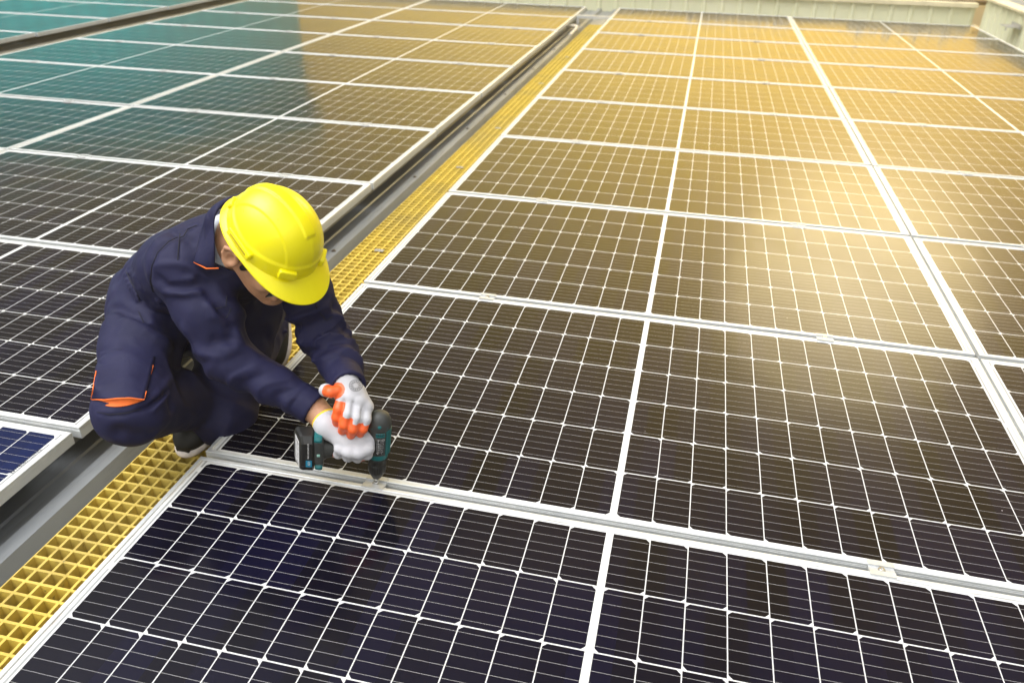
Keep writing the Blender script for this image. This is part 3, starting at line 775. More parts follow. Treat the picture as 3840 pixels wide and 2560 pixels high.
FLAP = [[[-0.206, -0.0394, 0.2851], [-0.1612, -0.0447, 0.3032], [-0.1292, -0.0379, 0.3042], [-0.0979, -0.0328, 0.2976], [-0.0705, -0.0174, 0.2798]], [[-0.2099, -0.0479, 0.2631], [-0.1488, -0.0716, 0.2925], [-0.1102, -0.0724, 0.2997], [-0.0815, -0.065, 0.2935], [-0.057, -0.0476, 0.2757]], [[-0.1499, -0.1225, 0.2905], [-0.1351, -0.0996, 0.2833], [-0.0969, -0.1002, 0.2913], [-0.0673, -0.0944, 0.288], [-0.0455, -0.0749, 0.2702]], [[-0.1351, -0.1495, 0.284], [-0.1116, -0.1376, 0.2825], [-0.0776, -0.1343, 0.2882], [-0.0541, -0.1222, 0.2822], [-0.0299, -0.1066, 0.2686]], [[-0.1159, -0.1808, 0.2814], [-0.0928, -0.1702, 0.2786], [-0.0646, -0.161, 0.2805], [-0.0385, -0.1524, 0.2789], [-0.017, -0.1348, 0.2652]], [[-0.1326, -0.1755, 0.2501], [-0.0859, -0.1901, 0.2653], [-0.0545, -0.1845, 0.2708], [-0.0308, -0.1735, 0.2691], [-0.0086, -0.1576, 0.2581]]]
SEAMS = [[[0.0108, 0.0444, 0.5731], [0.0047, 0.0346, 0.5705], [-0.003, 0.0269, 0.5669], [-0.0079, 0.0113, 0.5594], [-0.0196, 0.0045, 0.5477], [-0.0215, -0.0072, 0.5359], [-0.0303, -0.0103, 0.5195], [-0.0338, -0.014, 0.5022], [-0.0459, -0.0072, 0.479], [-0.0513, -0.0003, 0.4614], [-0.0895, 0.0467, 0.4205]], [[0.0122, 0.052, 0.5786], [0.0187, 0.0356, 0.5675], [0.0252, 0.0192, 0.5567], [0.0305, 0.0051, 0.5448], [0.0325, -0.0047, 0.5306]], [[0.0361, -0.0057, 0.5314], [0.023, -0.0074, 0.5316], [0.0083, -0.007, 0.5307], [-0.0007, -0.014, 0.5306], [-0.0182, -0.0102, 0.5249], [-0.0238, -0.012, 0.5222], [-0.0294, -0.0138, 0.5194]], [[0.0344, 0.088, 0.5873], [0.0278, 0.0784, 0.5852], [0.0147, 0.0779, 0.579], [0.0216, 0.059, 0.5786], [0.0201, 0.0514, 0.5731], [0.019, 0.0465, 0.5732], [0.0178, 0.0417, 0.5733]], [[0.2966, 0.1135, 0.4139], [0.3012, 0.1072, 0.405], [0.3021, 0.1079, 0.392], [0.3108, 0.1122, 0.3783], [0.3185, 0.1188, 0.3631], [0.3249, 0.1213, 0.3682], [0.3278, 0.1309, 0.3693]], [[0.1374, 0.0262, 0.435], [0.1385, 0.0096, 0.4258], [0.1398, -0.007, 0.4168], [0.1331, -0.0127, 0.4083], [0.131, -0.025, 0.4038]], [[0.1087, -0.0288, 0.4374], [0.1143, -0.0214, 0.4362], [0.1214, -0.0163, 0.4363], [0.1271, -0.0089, 0.4352], [0.1328, -0.0016, 0.4341], [0.1327, 0.0046, 0.4448], [0.1266, 0.0198, 0.4506]], [[-0.0804, -0.1286, 0.4778]], [[-0.1643, 0.0725, 0.3445], [-0.149, 0.0592, 0.3372], [-0.1373, 0.0499, 0.3275], [-0.1228, 0.0405, 0.3212], [-0.1136, 0.0373, 0.3109]], [[-0.2796, 0.1957, 0.3932], [-0.23, 0.1422, 0.4054], [-0.2005, 0.112, 0.4057], [-0.1806, 0.0953, 0.3991], [-0.1642, 0.0826, 0.3904], [-0.1732, 0.0946, 0.3723], [-0.1733, 0.096, 0.3602]], [[-0.1035, -0.1987, 0.2355], [-0.0865, -0.2007, 0.2366], [-0.0713, -0.2009, 0.2361], [-0.0566, -0.196, 0.2367], [-0.0419, -0.1912, 0.2374], [-0.0283, -0.1785, 0.2377], [-0.0163, -0.1639, 0.2366]]]
LINING = [[[-0.1357, -0.1724, 0.2476], [-0.0889, -0.187, 0.2628], [-0.0574, -0.1813, 0.2683], [-0.0337, -0.1703, 0.2665], [-0.0114, -0.1544, 0.2555]], [[-0.1387, -0.1694, 0.245], [-0.0889, -0.1893, 0.256], [-0.0587, -0.1834, 0.2573], [-0.0323, -0.1724, 0.2583], [-0.0144, -0.1513, 0.2529]], [[-0.1399, -0.1683, 0.2438], [-0.0853, -0.1954, 0.2523], [-0.0546, -0.1912, 0.251], [-0.0307, -0.1745, 0.2501], [-0.0156, -0.1502, 0.2517]]]
COLLAR = [[[0.0886, 0.015, 0.5163], [0.0977, 0.0144, 0.5657], [0.0864, 0.0387, 0.601], [0.0893, 0.0414, 0.6377], [0.0987, 0.0984, 0.6466], [0.1253, 0.15, 0.6396], [0.1248, 0.1549, 0.603], [0.1488, 0.1688, 0.5683], [0.1416, 0.1753, 0.5191]], [[0.1266, 0.0066, 0.5257], [0.1357, 0.0061, 0.5751], [0.1244, 0.0304, 0.6104], [0.1273, 0.033, 0.6471], [0.1367, 0.09, 0.656], [0.1632, 0.1416, 0.649], [0.1628, 0.1466, 0.6124], [0.1868, 0.1604, 0.5777], [0.1796, 0.167, 0.5285]], [[0.1047, -0.0061, 0.5278], [0.1084, 0.0025, 0.5716], [0.0975, 0.039, 0.6094], [0.1171, 0.0321, 0.6568], [0.1256, 0.0939, 0.6687], [0.1545, 0.1497, 0.6591], [0.1348, 0.1578, 0.6116], [0.1653, 0.1823, 0.5744], [0.1681, 0.1928, 0.5304]], [[0.0668, 0.0078, 0.5329], [0.0682, 0.026, 0.5593], [0.0592, 0.069, 0.5888], [0.0953, 0.0478, 0.6426], [0.1013, 0.1017, 0.6534], [0.1288, 0.1489, 0.6444], [0.0877, 0.1552, 0.5903], [0.1208, 0.1852, 0.562], [0.1308, 0.2014, 0.5362]]]

# ================================================================== SIGNED DISTANCE SCULPTING
A3 = lambda v: np.asarray(v, dtype=np.float32)


class SDF:
    """a voxel box in which shapes are blended; meshed once into a single closed surface"""
    def __init__(self, lo, hi, h):
        self.lo, self.h = A3(lo), float(h)
        self.n = np.ceil((A3(hi) - self.lo) / h).astype(int) + 1
        self.d = np.full(self.n, 0.2, dtype=np.float32)

    def win(self, lo, hi):
        a = np.clip(np.floor((A3(lo) - self.lo) / self.h).astype(int), 0, self.n)
        b = np.clip(np.ceil((A3(hi) - self.lo) / self.h).astype(int) + 1, 0, self.n)
        sl = tuple(slice(int(i), int(j)) for i, j in zip(a, b))
        ax = [self.lo[k] + self.h * np.arange(a[k], b[k], dtype=np.float32) for k in range(3)]
        return sl, ax[0][:, None, None], ax[1][None, :, None], ax[2][None, None, :]

    def merge(self, sl, e, k, op):
        d = self.d[sl]
        if op == 'add':
            if k > 0:
                t = np.clip(0.5 + 0.5 * (d - e) / k, 0, 1)
                self.d[sl] = d + (e - d) * t - k * t * (1 - t)
            else:
                self.d[sl] = np.minimum(d, e)
        elif op == 'sub':
            e = -e
            if k > 0:
                t = np.clip(0.5 - 0.5 * (d - e) / k, 0, 1)
                self.d[sl] = d + (e - d) * t + k * t * (1 - t)
            else:
                self.d[sl] = np.maximum(d, e)

    def cap(self, a, b, ra, rb, k=0.03, op='add', m=0.05):
        a, b = A3(a), A3(b); r = max(ra, rb) + m + k
        sl, X, Y, Z = self.win(np.minimum(a, b) - r, np.maximum(a, b) + r)
        ba = b - a; L2 = float(ba @ ba) + 1e-12
        px, py, pz = X - a[0], Y - a[1], Z - a[2]
        t = np.clip((px * ba[0] + py * ba[1] + pz * ba[2]) / L2, 0, 1)
        e = np.sqrt((px - t * ba[0]) ** 2 + (py - t * ba[1]) ** 2 + (pz - t * ba[2]) ** 2) - (ra + (rb - ra) * t)
        self.merge(sl, e, k, op)

    def chain(self, pts, rad, k=0.03, kin=None, op='add'):
        for i in range(len(pts) - 1):
            self.cap(pts[i], pts[i + 1], rad[i], rad[i + 1], k if kin is None or i == 0 else kin, op)

    def ell(self, c, r, R=None, k=0.03, op='add', m=0.04):
        """ellipsoid; R rows are its own axes in world"""
        c, r = A3(c), A3(r); q = float(r.max()) + m + k
        sl, X, Y, Z = self.win(c - q, c + q)
        P = (X - c[0], Y - c[1], Z - c[2])
        if R is not None:
            R = A3(R); P = tuple(R[i, 0] * P[0] + R[i, 1] * P[1] + R[i, 2] * P[2] for i in range(3))
        k0 = np.sqrt((P[0] / r[0]) ** 2 + (P[1] / r[1]) ** 2 + (P[2] / r[2]) ** 2)
        k1 = np.sqrt((P[0] / r[0] ** 2) ** 2 + (P[1] / r[1] ** 2) ** 2 + (P[2] / r[2] ** 2) ** 2) + 1e-9
        self.merge(sl, (k0 * (k0 - 1.0) / k1).astype(np.float32), k, op)

    def cut(self, p, n, r=0.15, k=0.0):
        """cut away everything beyond the plane through p with normal n, inside a ball of radius r"""
        p, n = A3(p), A3(n) / np.linalg.norm(n)
        sl, X, Y, Z = self.win(p - r, p + r)
        e = (X - p[0]) * n[0] + (Y - p[1]) * n[1] + (Z - p[2]) * n[2]
        ball = (X - p[0]) ** 2 + (Y - p[1]) ** 2 + (Z - p[2]) ** 2 < r * r
        d = self.d[sl]
        self.d[sl] = np.where(ball, np.maximum(d, e), d)

    def crease(self, pts, w, amp):
        """soft ridge (amp > 0) or crease (amp < 0) following a line on the surface"""
        pts = [A3(q) for q in pts]; r = 3 * w
        lo, hi = np.min(pts, 0) - r, np.max(pts, 0) + r
        sl, X, Y, Z = self.win(lo, hi)
        best = None; n = len(pts) - 1
        for i in range(n):
            a, ba = pts[i], pts[i + 1] - pts[i]; L2 = float(ba @ ba) + 1e-12
            px, py, pz = X - a[0], Y - a[1], Z - a[2]
            t = np.clip((px * ba[0] + py * ba[1] + pz * ba[2]) / L2, 0, 1)
            e = (px - t * ba[0]) ** 2 + (py - t * ba[1]) ** 2 + (pz - t * ba[2]) ** 2
            g = (i + t) / n
            f = (0.45 * np.exp(-e / (w * w)) + 0.55 * np.exp(-np.sqrt(e) / (0.55 * w))) * np.clip(4 * g * (1 - g) * 1.6, 0, 1)
            best = f if best is None else np.maximum(best, f)
        self.d[sl] -= (amp * best).astype(np.float32)

    def folds(self, a, b, r, amp, freq, twist, seed, ridge=True, tlo=0.0, thi=1.0):
        """cloth folds round a limb from a to b"""
        a, b = A3(a), A3(b); g = np.random.default_rng(seed)
        sl, X, Y, Z = self.win(np.minimum(a, b) - r, np.maximum(a, b) + r)
        ax = b - a; L = float(np.linalg.norm(ax)); ax = ax / L
        u = np.cross(ax, A3((0.31, 0.2, 0.93))); u /= np.linalg.norm(u); v = np.cross(ax, u)
        P = (X - a[0], Y - a[1], Z - a[2])
        s = (P[0] * ax[0] + P[1] * ax[1] + P[2] * ax[2]) / L
        pu = P[0] * u[0] + P[1] * u[1] + P[2] * u[2]; pv = P[0] * v[0] + P[1] * v[1] + P[2] * v[2]
        rad = np.sqrt(pu ** 2 + pv ** 2); an = np.arctan2(pv, pu)
        p1, p2, p3 = g.uniform(0, 6.28, 3)
        warp = 0.55 * np.sin(2 * an + p1) + 0.35 * np.sin(3 * an + p2 + 4 * s)
        ph = 6.283 * freq * s + twist * an + 1.5 * warp + p3
        w = np.sin(ph) + 0.45 * np.sin(2.3 * ph + 2 * an + p2)
        if ridge: w = 1 - 1.55 * np.abs(np.sin(ph / 2)) ** 0.8 + 0.25 * np.sin(1.7 * ph + p1)
        env = np.clip((s - tlo) / 0.12, 0, 1) * np.clip((thi - s) / 0.12, 0, 1) * np.clip((r - rad) / (0.35 * r), 0, 1)
        env = env * (0.55 + 0.45 * np.sin(an + p2 + 3 * s))
        self.d[sl] -= (amp * w * env).astype(np.float32)

    def noise(self, cell, amp, seed):
        g = np.random.default_rng(seed)
        ext = self.n * self.h
        m = np.ceil(ext / A3(cell)).astype(int) + 3
        lat = g.normal(0, 1, m).astype(np.float32)
        out = lat
        for axis in range(3):
            c = np.arange(self.n[axis]) * self.h / cell[axis]
            i = np.floor(c).astype(int); f = (c - i).astype(np.float32); f = f * f * (3 - 2 * f)
            sh = [1, 1, 1]; sh[axis] = -1; f = f.reshape(sh)
            out = np.take(out, i, axis=axis) * (1 - f) + np.take(out, i + 1, axis=axis) * f
        self.d -= amp * out

    def ray(self, o, dvec, t0=0.8, t1=3.2):
        """first point of the surface along a ray (used while modelling)"""
        o, dvec = A3(o), A3(dvec)
        ts = np.arange(t0, t1, self.h * 0.5, dtype=np.float32)
        P = o + dvec * ts[:, None]
        ijk = (P - self.lo) / self.h
        ok = np.all((ijk >= 0) & (ijk < self.n - 1), axis=1)
        I = np.clip(np.round(ijk).astype(int), 0, self.n - 1)
        dv = np.where(ok, self.d[I[:, 0], I[:, 1], I[:, 2]], 1.0)
        hit = np.nonzero(dv <= 0)[0]
        return None if len(hit) == 0 else P[hit[0]]

    def build(self, name, mats, parent=None, smooth=2, color=None):
        g = openvdb.FloatGrid(0.2)
        g.copyFromArray(np.clip(self.d, -0.2, 0.2), ijk=(0, 0, 0))
        g.transform = openvdb.createLinearTransform(voxelSize=self.h)
        pts, tri, quad = g.convertToPolygons(isovalue=0.0, adaptivity=0.0)
        pts = np.asarray(pts, dtype=np.float32) + self.lo
        me = bpy.data.meshes.new(name)
        me.from_pydata(pts.tolist(), [], [tuple(q)[::-1] for q in np.asarray(tri).tolist()] + [tuple(q)[::-1] for q in np.asarray(quad).tolist()])
        bm = bmesh.new(); bm.from_mesh(me)
        for _ in range(smooth):
            bmesh.ops.smooth_vert(bm, verts=bm.verts, factor=0.5, use_axis_x=True, use_axis_y=True, use_axis_z=True)
        bmesh.ops.recalc_face_normals(bm, faces=bm.faces)
        bm.to_mesh(me); bm.free()
        me.polygons.foreach_set('use_smooth', [True] * len(me.polygons))
        for m in (mats if isinstance(mats, (list, tuple)) else [mats]): me.materials.append(m)
        if color is not None:
            co = np.empty(len(me.vertices) * 3, dtype=np.float32); me.vertices.foreach_get('co', co)
            a = me.attributes.new('coat', 'FLOAT', 'POINT'); a.data.foreach_set('value', color(co.reshape(-1, 3)).astype(np.float32))
        me.update()
        return link(name, me, parent)


# ------------------------------------------------------------------ pose (metres)
PC = (-0.135, 0.285, 0.28)
RHIP, LHIP = (-0.255, 0.235, 0.27), (-0.030, 0.335, 0.27)
RKNEE, RANK = (-0.080, -0.125, 0.195), (-0.095, 0.225, 0.035)
LKNEE, LANK = (-0.032, 0.145, 0.008), (-0.090, 0.535, 0.075)
WAIST, MID, CHEST, NECK = (-0.098, 0.228, 0.378), (-0.022, 0.176, 0.440), (0.050, 0.140, 0.490), (0.118, 0.098, 0.550)
RSH, RUP, RELB, RFO, RWR = (0.000, 0.066, 0.488), (0.065, 0.025, 0.405), (0.122, -0.010, 0.300), (0.225, -0.005, 0.245), (0.330, -0.016, 0.200)
LSH, LELB, LFO, LWR = (0.215, 0.165, 0.500), (0.290, 0.152, 0.300), (0.362, 0.072, 0.282), (0.416, -0.002, 0.268)
HF, HU, HL = A3(HEAD['F']), A3(HEAD['U']), A3(HEAD['L'])
HAT_O = A3(HEAD['O'])


def hd(f, l, u):
    """head frame: f to the face, l to its left, u to the crown; origin at the hat's rim plane"""
    return HAT_O + HF * f + HL * l + HU * u


HROT = np.stack([HF, HL, HU])


def build_coverall_field(h=0.0055):
    F = SDF((-0.50, -0.34, -0.15), (0.52, 0.74, 0.80), h)
    # pelvis and seat
    F.ell(PC, (0.175, 0.150, 0.145), k=0.0)
    F.ell((-0.215, 0.300, 0.215), (0.118, 0.130, 0.120), k=0.05)
    F.ell((-0.060, 0.385, 0.215), (0.100, 0.115, 0.110), k=0.05)
    # torso, bent over: two parallel barrels, wider than deep
    LAT = A3((0.914, 0.380, 0.130))
    for sd in (-1, 1):
        P = [A3(q) + LAT * sd * w for q, w in ((PC, 0.065), (WAIST, 0.058), (MID, 0.066), (CHEST, 0.070))]
        F.chain(P, [0.116, 0.089, 0.088, 0.083], 0.06)
    F.cap(CHEST, NECK, 0.084, 0.068, 0.05)
    F.cap(CHEST, RSH, 0.084, 0.082, 0.04)
    F.cap(CHEST, LSH, 0.090, 0.076, 0.04)
    # blouson fabric hanging over the elastic waist
    F.ell((-0.235, 0.250, 0.375), (0.060, 0.060, 0.050), k=0.05)
    F.ell((-0.305, 0.262, 0.325), (0.060, 0.052, 0.030), None, k=0.03)
    # right leg: thigh, knee, shin
    F.chain([RHIP, (-0.180, 0.065, 0.240), RKNEE], [0.112, 0.090, 0.081], 0.04)
    F.chain([RKNEE, (-0.088, 0.060, 0.100), RANK], [0.080, 0.072, 0.060], 0.025)
    F.ell((-0.150, -0.030, 0.112), (0.068, 0.100, 0.070), k=0.045)
    # left leg: kneeling
    F.chain([LHIP, (-0.038, 0.240, 0.130), LKNEE], [0.104, 0.088, 0.082], 0.04)
    F.chain([LKNEE, (-0.072, 0.330, 0.040), LANK], [0.080, 0.072, 0.055], 0.025)
    # arms
    F.chain([RSH, RUP, RELB], [0.081, 0.072, 0.058], 0.024)
    F.chain([RELB, RFO, RWR], [0.056, 0.0465, 0.040], 0.018)
    F.chain([LSH, LELB], [0.074, 0.060], 0.024)
    F.chain([LELB, LFO, LWR], [0.057, 0.047, 0.041], 0.018)
    return F


def fold_coverall(F):
    F.folds(RSH, RELB, 0.15, 0.0100, 2.6, 1.0, 11, True, 0.05, 1.05)
    F.folds(RELB, RWR, 0.11, 0.0075, 3.4, 1.0, 12, True, -0.1, 0.85)
    F.folds(LSH, LELB, 0.15, 0.0110, 3.6, -1.0, 13, True, 0.0, 1.1)
    F.folds(LELB, LWR, 0.12, 0.0100, 4.0, 1.0, 14, True, -0.1, 0.85)
    F.folds(RHIP, RKNEE, 0.17, 0.0065, 2.4, 1.0, 15, True, 0.1, 1.0)
    F.folds(RKNEE, RANK, 0.15, 0.0055, 3.0, -1.0, 16, True, 0.1, 1.0)
    F.folds(LHIP, LKNEE, 0.16, 0.0050, 3.0, 1.0, 17, True, 0.1, 1.0)
    F.folds(PC, MID, 0.24, 0.0060, 2.0, 1.0, 18, True, 0.1, 0.9)
    F.noise((0.055, 0.055, 0.055), 0.0016, 5)
    F.noise((0.022, 0.022, 0.022), 0.0006, 6)

# ------------------------------------------------------------------ person: parts
person = thing('person', "person in navy coveralls and yellow hard hat crouching on the walkway, drilling with both hands", 'person', (-0.10, 0.25, -0.07))
PINV = Matrix.Translation((0.10, -0.25, 0.07))


def on_person(o):
    o.parent = person; o.matrix_parent_inverse = PINV
    return o


t = NT("navy_twill")
p = t.coord('Object')
f = t.noise(9.0, 4.0, 0.6, p)
c = t.mix(t.ramp(f, (0.3, 0.7, 0, 1)), (0.0080, 0.0084, 0.036), (0.0132, 0.0132, 0.050))
t.set(Base_Color=c, Roughness=0.70)
t.bsdf.inputs['Specular IOR Level'].default_value = 0.26
t.bsdf.inputs['Sheen Weight'].default_value = 0.0
t.bsdf.inputs['Sheen Roughness'].default_value = 0.4
rid = t.n.new('ShaderNodeTexNoise'); rid.noise_type = 'RIDGED_MULTIFRACTAL'; rid.normalize = True
rid.inputs['Scale'].default_value = 12.0; rid.inputs['Detail'].default_value = 3.0; rid.inputs['Roughness'].default_value = 0.45; rid.inputs['Distortion'].default_value = 0.35
t.l.new(t.mapping(p, (1.0, 1.25, 0.75), (0.4, 0.5, 0.2)), rid.inputs['Vector'])
b1 = t.bump(rid.outputs['Fac'], 0.8, 0.016)
b1 = t.bump(t.noise(30.0, 4.0, 0.6, p, 0.8), 0.20, 0.006, b1)
b2 = t.bump(t.noise(420.0, 1.0, 0.5, t.mapping(p, (1, 1, 0.35), (0.5, 0.3, 0.8))), 0.15, 0.0006, b1)
t.l.new(b2, t.bsdf.inputs['Normal'])
M_NAVY = t.mat
M_ORANGE_CLOTH = simple("orange_lining", (0.86, 0.17, 0.03), 0.65, 0, 0.10, 40.0, 0.3, 0.2, 300.0)
M_SKIN = NT("skin")
p = M_SKIN.coord('Object')
f = M_SKIN.noise(38.0, 4.0, 0.6, p); g = M_SKIN.noise(260.0, 2.0, 0.5, p)
M_SKIN.set(Base_Color=M_SKIN.mix(M_SKIN.ramp(f, (0.3, 0.7, 0, 1)), (0.40, 0.195, 0.105), (0.53, 0.285, 0.165)), Roughness=0.48)
M_SKIN.bsdf.inputs['Subsurface Weight'].default_value = 0.12
M_SKIN.bsdf.inputs['Subsurface Radius'].default_value = (0.012, 0.005, 0.003)
M_SKIN.bsdf.inputs['Subsurface Scale'].default_value = 0.6
M_SKIN.l.new(M_SKIN.bump(g, 0.12, 0.0008), M_SKIN.bsdf.inputs['Normal'])
M_SKIN = M_SKIN.mat
M_HAIR = simple("black_hair", (0.012, 0.010, 0.009), 0.5, 0, 0.3, 300, 0.4, 0.8, 500.0, 0.002)
M_TEE = simple("grey_undershirt", (0.52, 0.55, 0.60), 0.8, 0, 0.06, 60)
M_SHOE = simple("black_mesh_shoe", (0.012, 0.012, 0.013), 0.6, 0, 0.2, 120, 0.4, 0.4, 700.0, 0.0006)
M_SOLE = simple("white_sole", (0.70, 0.62, 0.56), 0.55, 0, 0.1, 60)
M_LACE = simple("white_lace", (0.72, 0.72, 0.70), 0.7)

# body: one continuous figure inside the clothes
H = 0.0036
B = SDF((-0.36, -0.24, -0.12), (0.56, 0.66, 0.76), H)
B.ell(PC, (0.13, 0.105, 0.10), k=0)
B.chain([PC, WAIST, MID, CHEST], [0.10, 0.085, 0.09, 0.09], 0.05)
B.cap(CHEST, NECK, 0.080, 0.058, 0.04)
B.cap(CHEST, RSH, 0.07, 0.055, 0.03); B.cap(CHEST, LSH, 0.07, 0.052, 0.03)
B.chain([RSH, RELB], [0.052, 0.040], 0.02); B.chain([LSH, LELB], [0.050, 0.040], 0.02)
RHW, LHW = HAND_R['wrist'], HAND_L['wrist']
B.chain([RELB, RFO, RWR, HAND_R['cuff'], RHW], [0.040, 0.037, 0.0295, 0.0275, 0.026], 0.015)
B.chain([LELB, LFO, LHW], [0.040, 0.036, 0.026], 0.015)
B.ell(HAND_R['palm'], (0.018, 0.016, 0.016), k=0.01); B.ell(HAND_L['palm'], (0.018, 0.014, 0.016), k=0.01)
B.chain([RHIP, RKNEE], [0.075, 0.055], 0.03); B.chain([RKNEE, RANK], [0.055, 0.036], 0.02)
B.chain([LHIP, LKNEE], [0.072, 0.055], 0.03); B.chain([LKNEE, LANK], [0.055, 0.036], 0.02)
# neck and head (head frame)
B.chain([NECK, hd(-0.055, 0, -0.085), hd(-0.030, 0, -0.055)], [0.058, 0.056, 0.060], 0.02)
B.ell(hd(-0.008, 0, -0.005), (0.094, 0.076, 0.094), HROT, 0.02)
B.ell(hd(0.040, 0, -0.085), (0.056, 0.058, 0.060), HROT, 0.035)
B.cap(hd(-0.005, -0.052, -0.085), hd(0.070, -0.016, -0.132), 0.014, 0.015, 0.025)          # jaw line
B.cap(hd(-0.005, 0.052, -0.085), hd(0.070, 0.016, -0.132), 0.014, 0.015, 0.025)
B.ell(hd(0.082, 0, -0.130), (0.018, 0.022, 0.017), HROT, 0.02)                              # chin
B.ell(hd(0.060, -0.046, -0.062), (0.026, 0.018, 0.022), HROT, 0.02)                         # cheek bones
B.ell(hd(0.060, 0.046, -0.062), (0.026, 0.018, 0.022), HROT, 0.02)
B.cap(hd(0.088, 0, -0.030), hd(0.112, 0, -0.074), 0.009, 0.013, 0.012)                      # nose
B.ell(hd(0.100, -0.012, -0.078), (0.010, 0.009, 0.008), HROT, 0.006)
B.ell(hd(0.100, 0.012, -0.078), (0.010, 0.009, 0.008), HROT, 0.006)
B.cap(hd(0.078, -0.045, -0.018), hd(0.092, -0.012, -0.020), 0.008, 0.008, 0.012)            # brows
B.cap(hd(0.078, 0.045, -0.018), hd(0.092, 0.012, -0.020), 0.008, 0.008, 0.012)
B.ell(hd(0.090, -0.031, -0.038), (0.012, 0.017, 0.010), HROT, 0.010, 'sub')                 # eye sockets
B.ell(hd(0.090, 0.031, -0.038), (0.012, 0.017, 0.010), HROT, 0.010, 'sub')
B.ell(hd(0.080, -0.031, -0.038), (0.0115, 0.0125, 0.0115), HROT, 0.003)
B.ell(hd(0.080, 0.031, -0.038), (0.0115, 0.0125, 0.0115), HROT, 0.003)
B.cap(hd(0.094, -0.022, -0.101), hd(0.094, 0.022, -0.101), 0.0065, 0.0065, 0.006)           # lips
B.cap(hd(0.092, -0.019, -0.110), hd(0.092, 0.019, -0.110), 0.0070, 0.0070, 0.006)
B.crease([hd(0.1, -0.024, -0.1055), hd(0.103, 0, -0.1055), hd(0.1, 0.024, -0.1055)], 0.003, -0.004)
for sd in (-1, 1):                                                                          # ears
    tilt = Matrix.Rotation(math.radians(-12), 3, 'Y')
    e_r = np.array(tilt) @ HROT
    ea = lambda a, b, c_: hd(-0.016 + a, sd * (0.078 + b), -0.046 + c_)
    B.ell(ea(0, 0.008, 0), (0.021, 0.010, 0.032), e_r, 0.006)
    B.ell(ea(0.004, 0.018, 0.004), (0.011, 0.010, 0.018), e_r, 0.004, 'sub')
    B.chain([ea(0.016, 0.008, 0.010), ea(0.012, 0.013, 0.027), ea(-0.004, 0.016, 0.032), ea(-0.018, 0.017, 0.020), ea(-0.019, 0.015, 0.000), ea(-0.010, 0.011, -0.020), ea(0.002, 0.008, -0.030)],
            [0.004, 0.0042, 0.0046, 0.0048, 0.0045, 0.0050, 0.0062], 0.004, 0.004)
body = on_person(B.build('body', M_SKIN, None, 1))
E2 = []
for sd in (-1, 1):
    mbx = MB()
    Mx = Matrix.Translation(hd(0.0815, sd * 0.031, -0.038)) @ Matrix(((*HF, ), (*HL, ), (*HU, ))).transposed().to_4x4()
    mbx.lathe([(0.0002, 0.0118), (0.004, 0.0111), (0.0052, 0.0106), (0.0078, 0.0088), (0.0118, 0.0)], 16, 0, Mx @ Matrix.Rotation(math.radians(90), 4, 'Y'))
    e = mbx.build('eye', simple("eye_dark", (0.10, 0.07, 0.05), 0.15), body, 60)

# hair under the hat
Hh = SDF(hd(-0.03, 0, -0.01) - 0.16, hd(-0.03, 0, -0.01) + 0.16, 0.003)
Hh.ell(hd(-0.010, 0, -0.006), (0.0955, 0.0785, 0.0945), HROT, 0)
Hh.ell(hd(-0.060, 0, -0.060), (0.045, 0.055, 0.040), HROT, 0.02)
Hh.cut(hd(0.040, 0, 0), HF, 0.30); Hh.cut(hd(-0.05, 0, -0.080), -HU - HF * 0.0, 0.30)
for sd in (-1, 1):
    Hh.ell(hd(-0.018, sd * 0.088, -0.046), (0.028, 0.022, 0.042), HROT, 0.004, 'sub')
    Hh.chain([hd(0.026, sd * 0.0690, 0.000), hd(0.020, sd * 0.0700, -0.030), hd(0.012, sd * 0.0690, -0.062)], [0.014, 0.0105, 0.0065], 0.006)
g1 = hd(0.050, -0.09, -0.075)
Hh.noise((0.008, 0.008, 0.008), 0.0012, 31)
on_person(Hh.build('hair', M_HAIR, None, 0))

# coverall
cov = build_coverall_field(0.0042)
fold_coverall(cov)
for pts_, w_, a_ in FOLDS:
    q = [pts_[0]]
    for r_ in pts_[1:]:
        if np.linalg.norm(A3(r_) - A3(q[-1])) < 0.10: q.append(r_)
    if len(q) > 1: cov.crease(q, w_, a_)
rdir, ldir = A3(HAND_R['cuff']) - A3(RFO), A3(LHW) - A3(LFO)
# sleeve ends: a doubled cuff, cut straight and hollow
for wr, fo, dr, hw in ((RWR, RFO, rdir, 0.034), (LWR, LFO, ldir, 0.032)):
    dr = dr / np.linalg.norm(dr); wr, fo = A3(wr), A3(fo)
    cov.cap(wr - dr * 0.034, wr + dr * 0.050, 0.0420, 0.0425, 0.004)
    cov.cap(wr - dr * 0.03, wr + dr * 0.10, hw, hw, 0.001, 'sub')
    cov.cut(wr + dr * 0.004, dr, 0.120)
    u_ = np.cross(dr, A3((0, 0, 1))); u_ /= np.linalg.norm(u_); v_ = np.cross(dr, u_)
    for off, am in ((-0.036, -0.0035),):
        ring = [wr + dr * off + (u_ * math.cos(a) + v_ * math.sin(a)) * 0.0425 for a in np.linspace(0, 6.283, 13)]
        for i_ in range(0, 12, 3): cov.crease(ring[max(i_ - 1, 0):i_ + 5], 0.0035, am)
# neck opening
cov.cap(NECK, hd(-0.03, 0, -0.05), 0.066, 0.075, 0.006, 'sub')
coverall = on_person(cov.build('coverall', M_NAVY, None, 1))


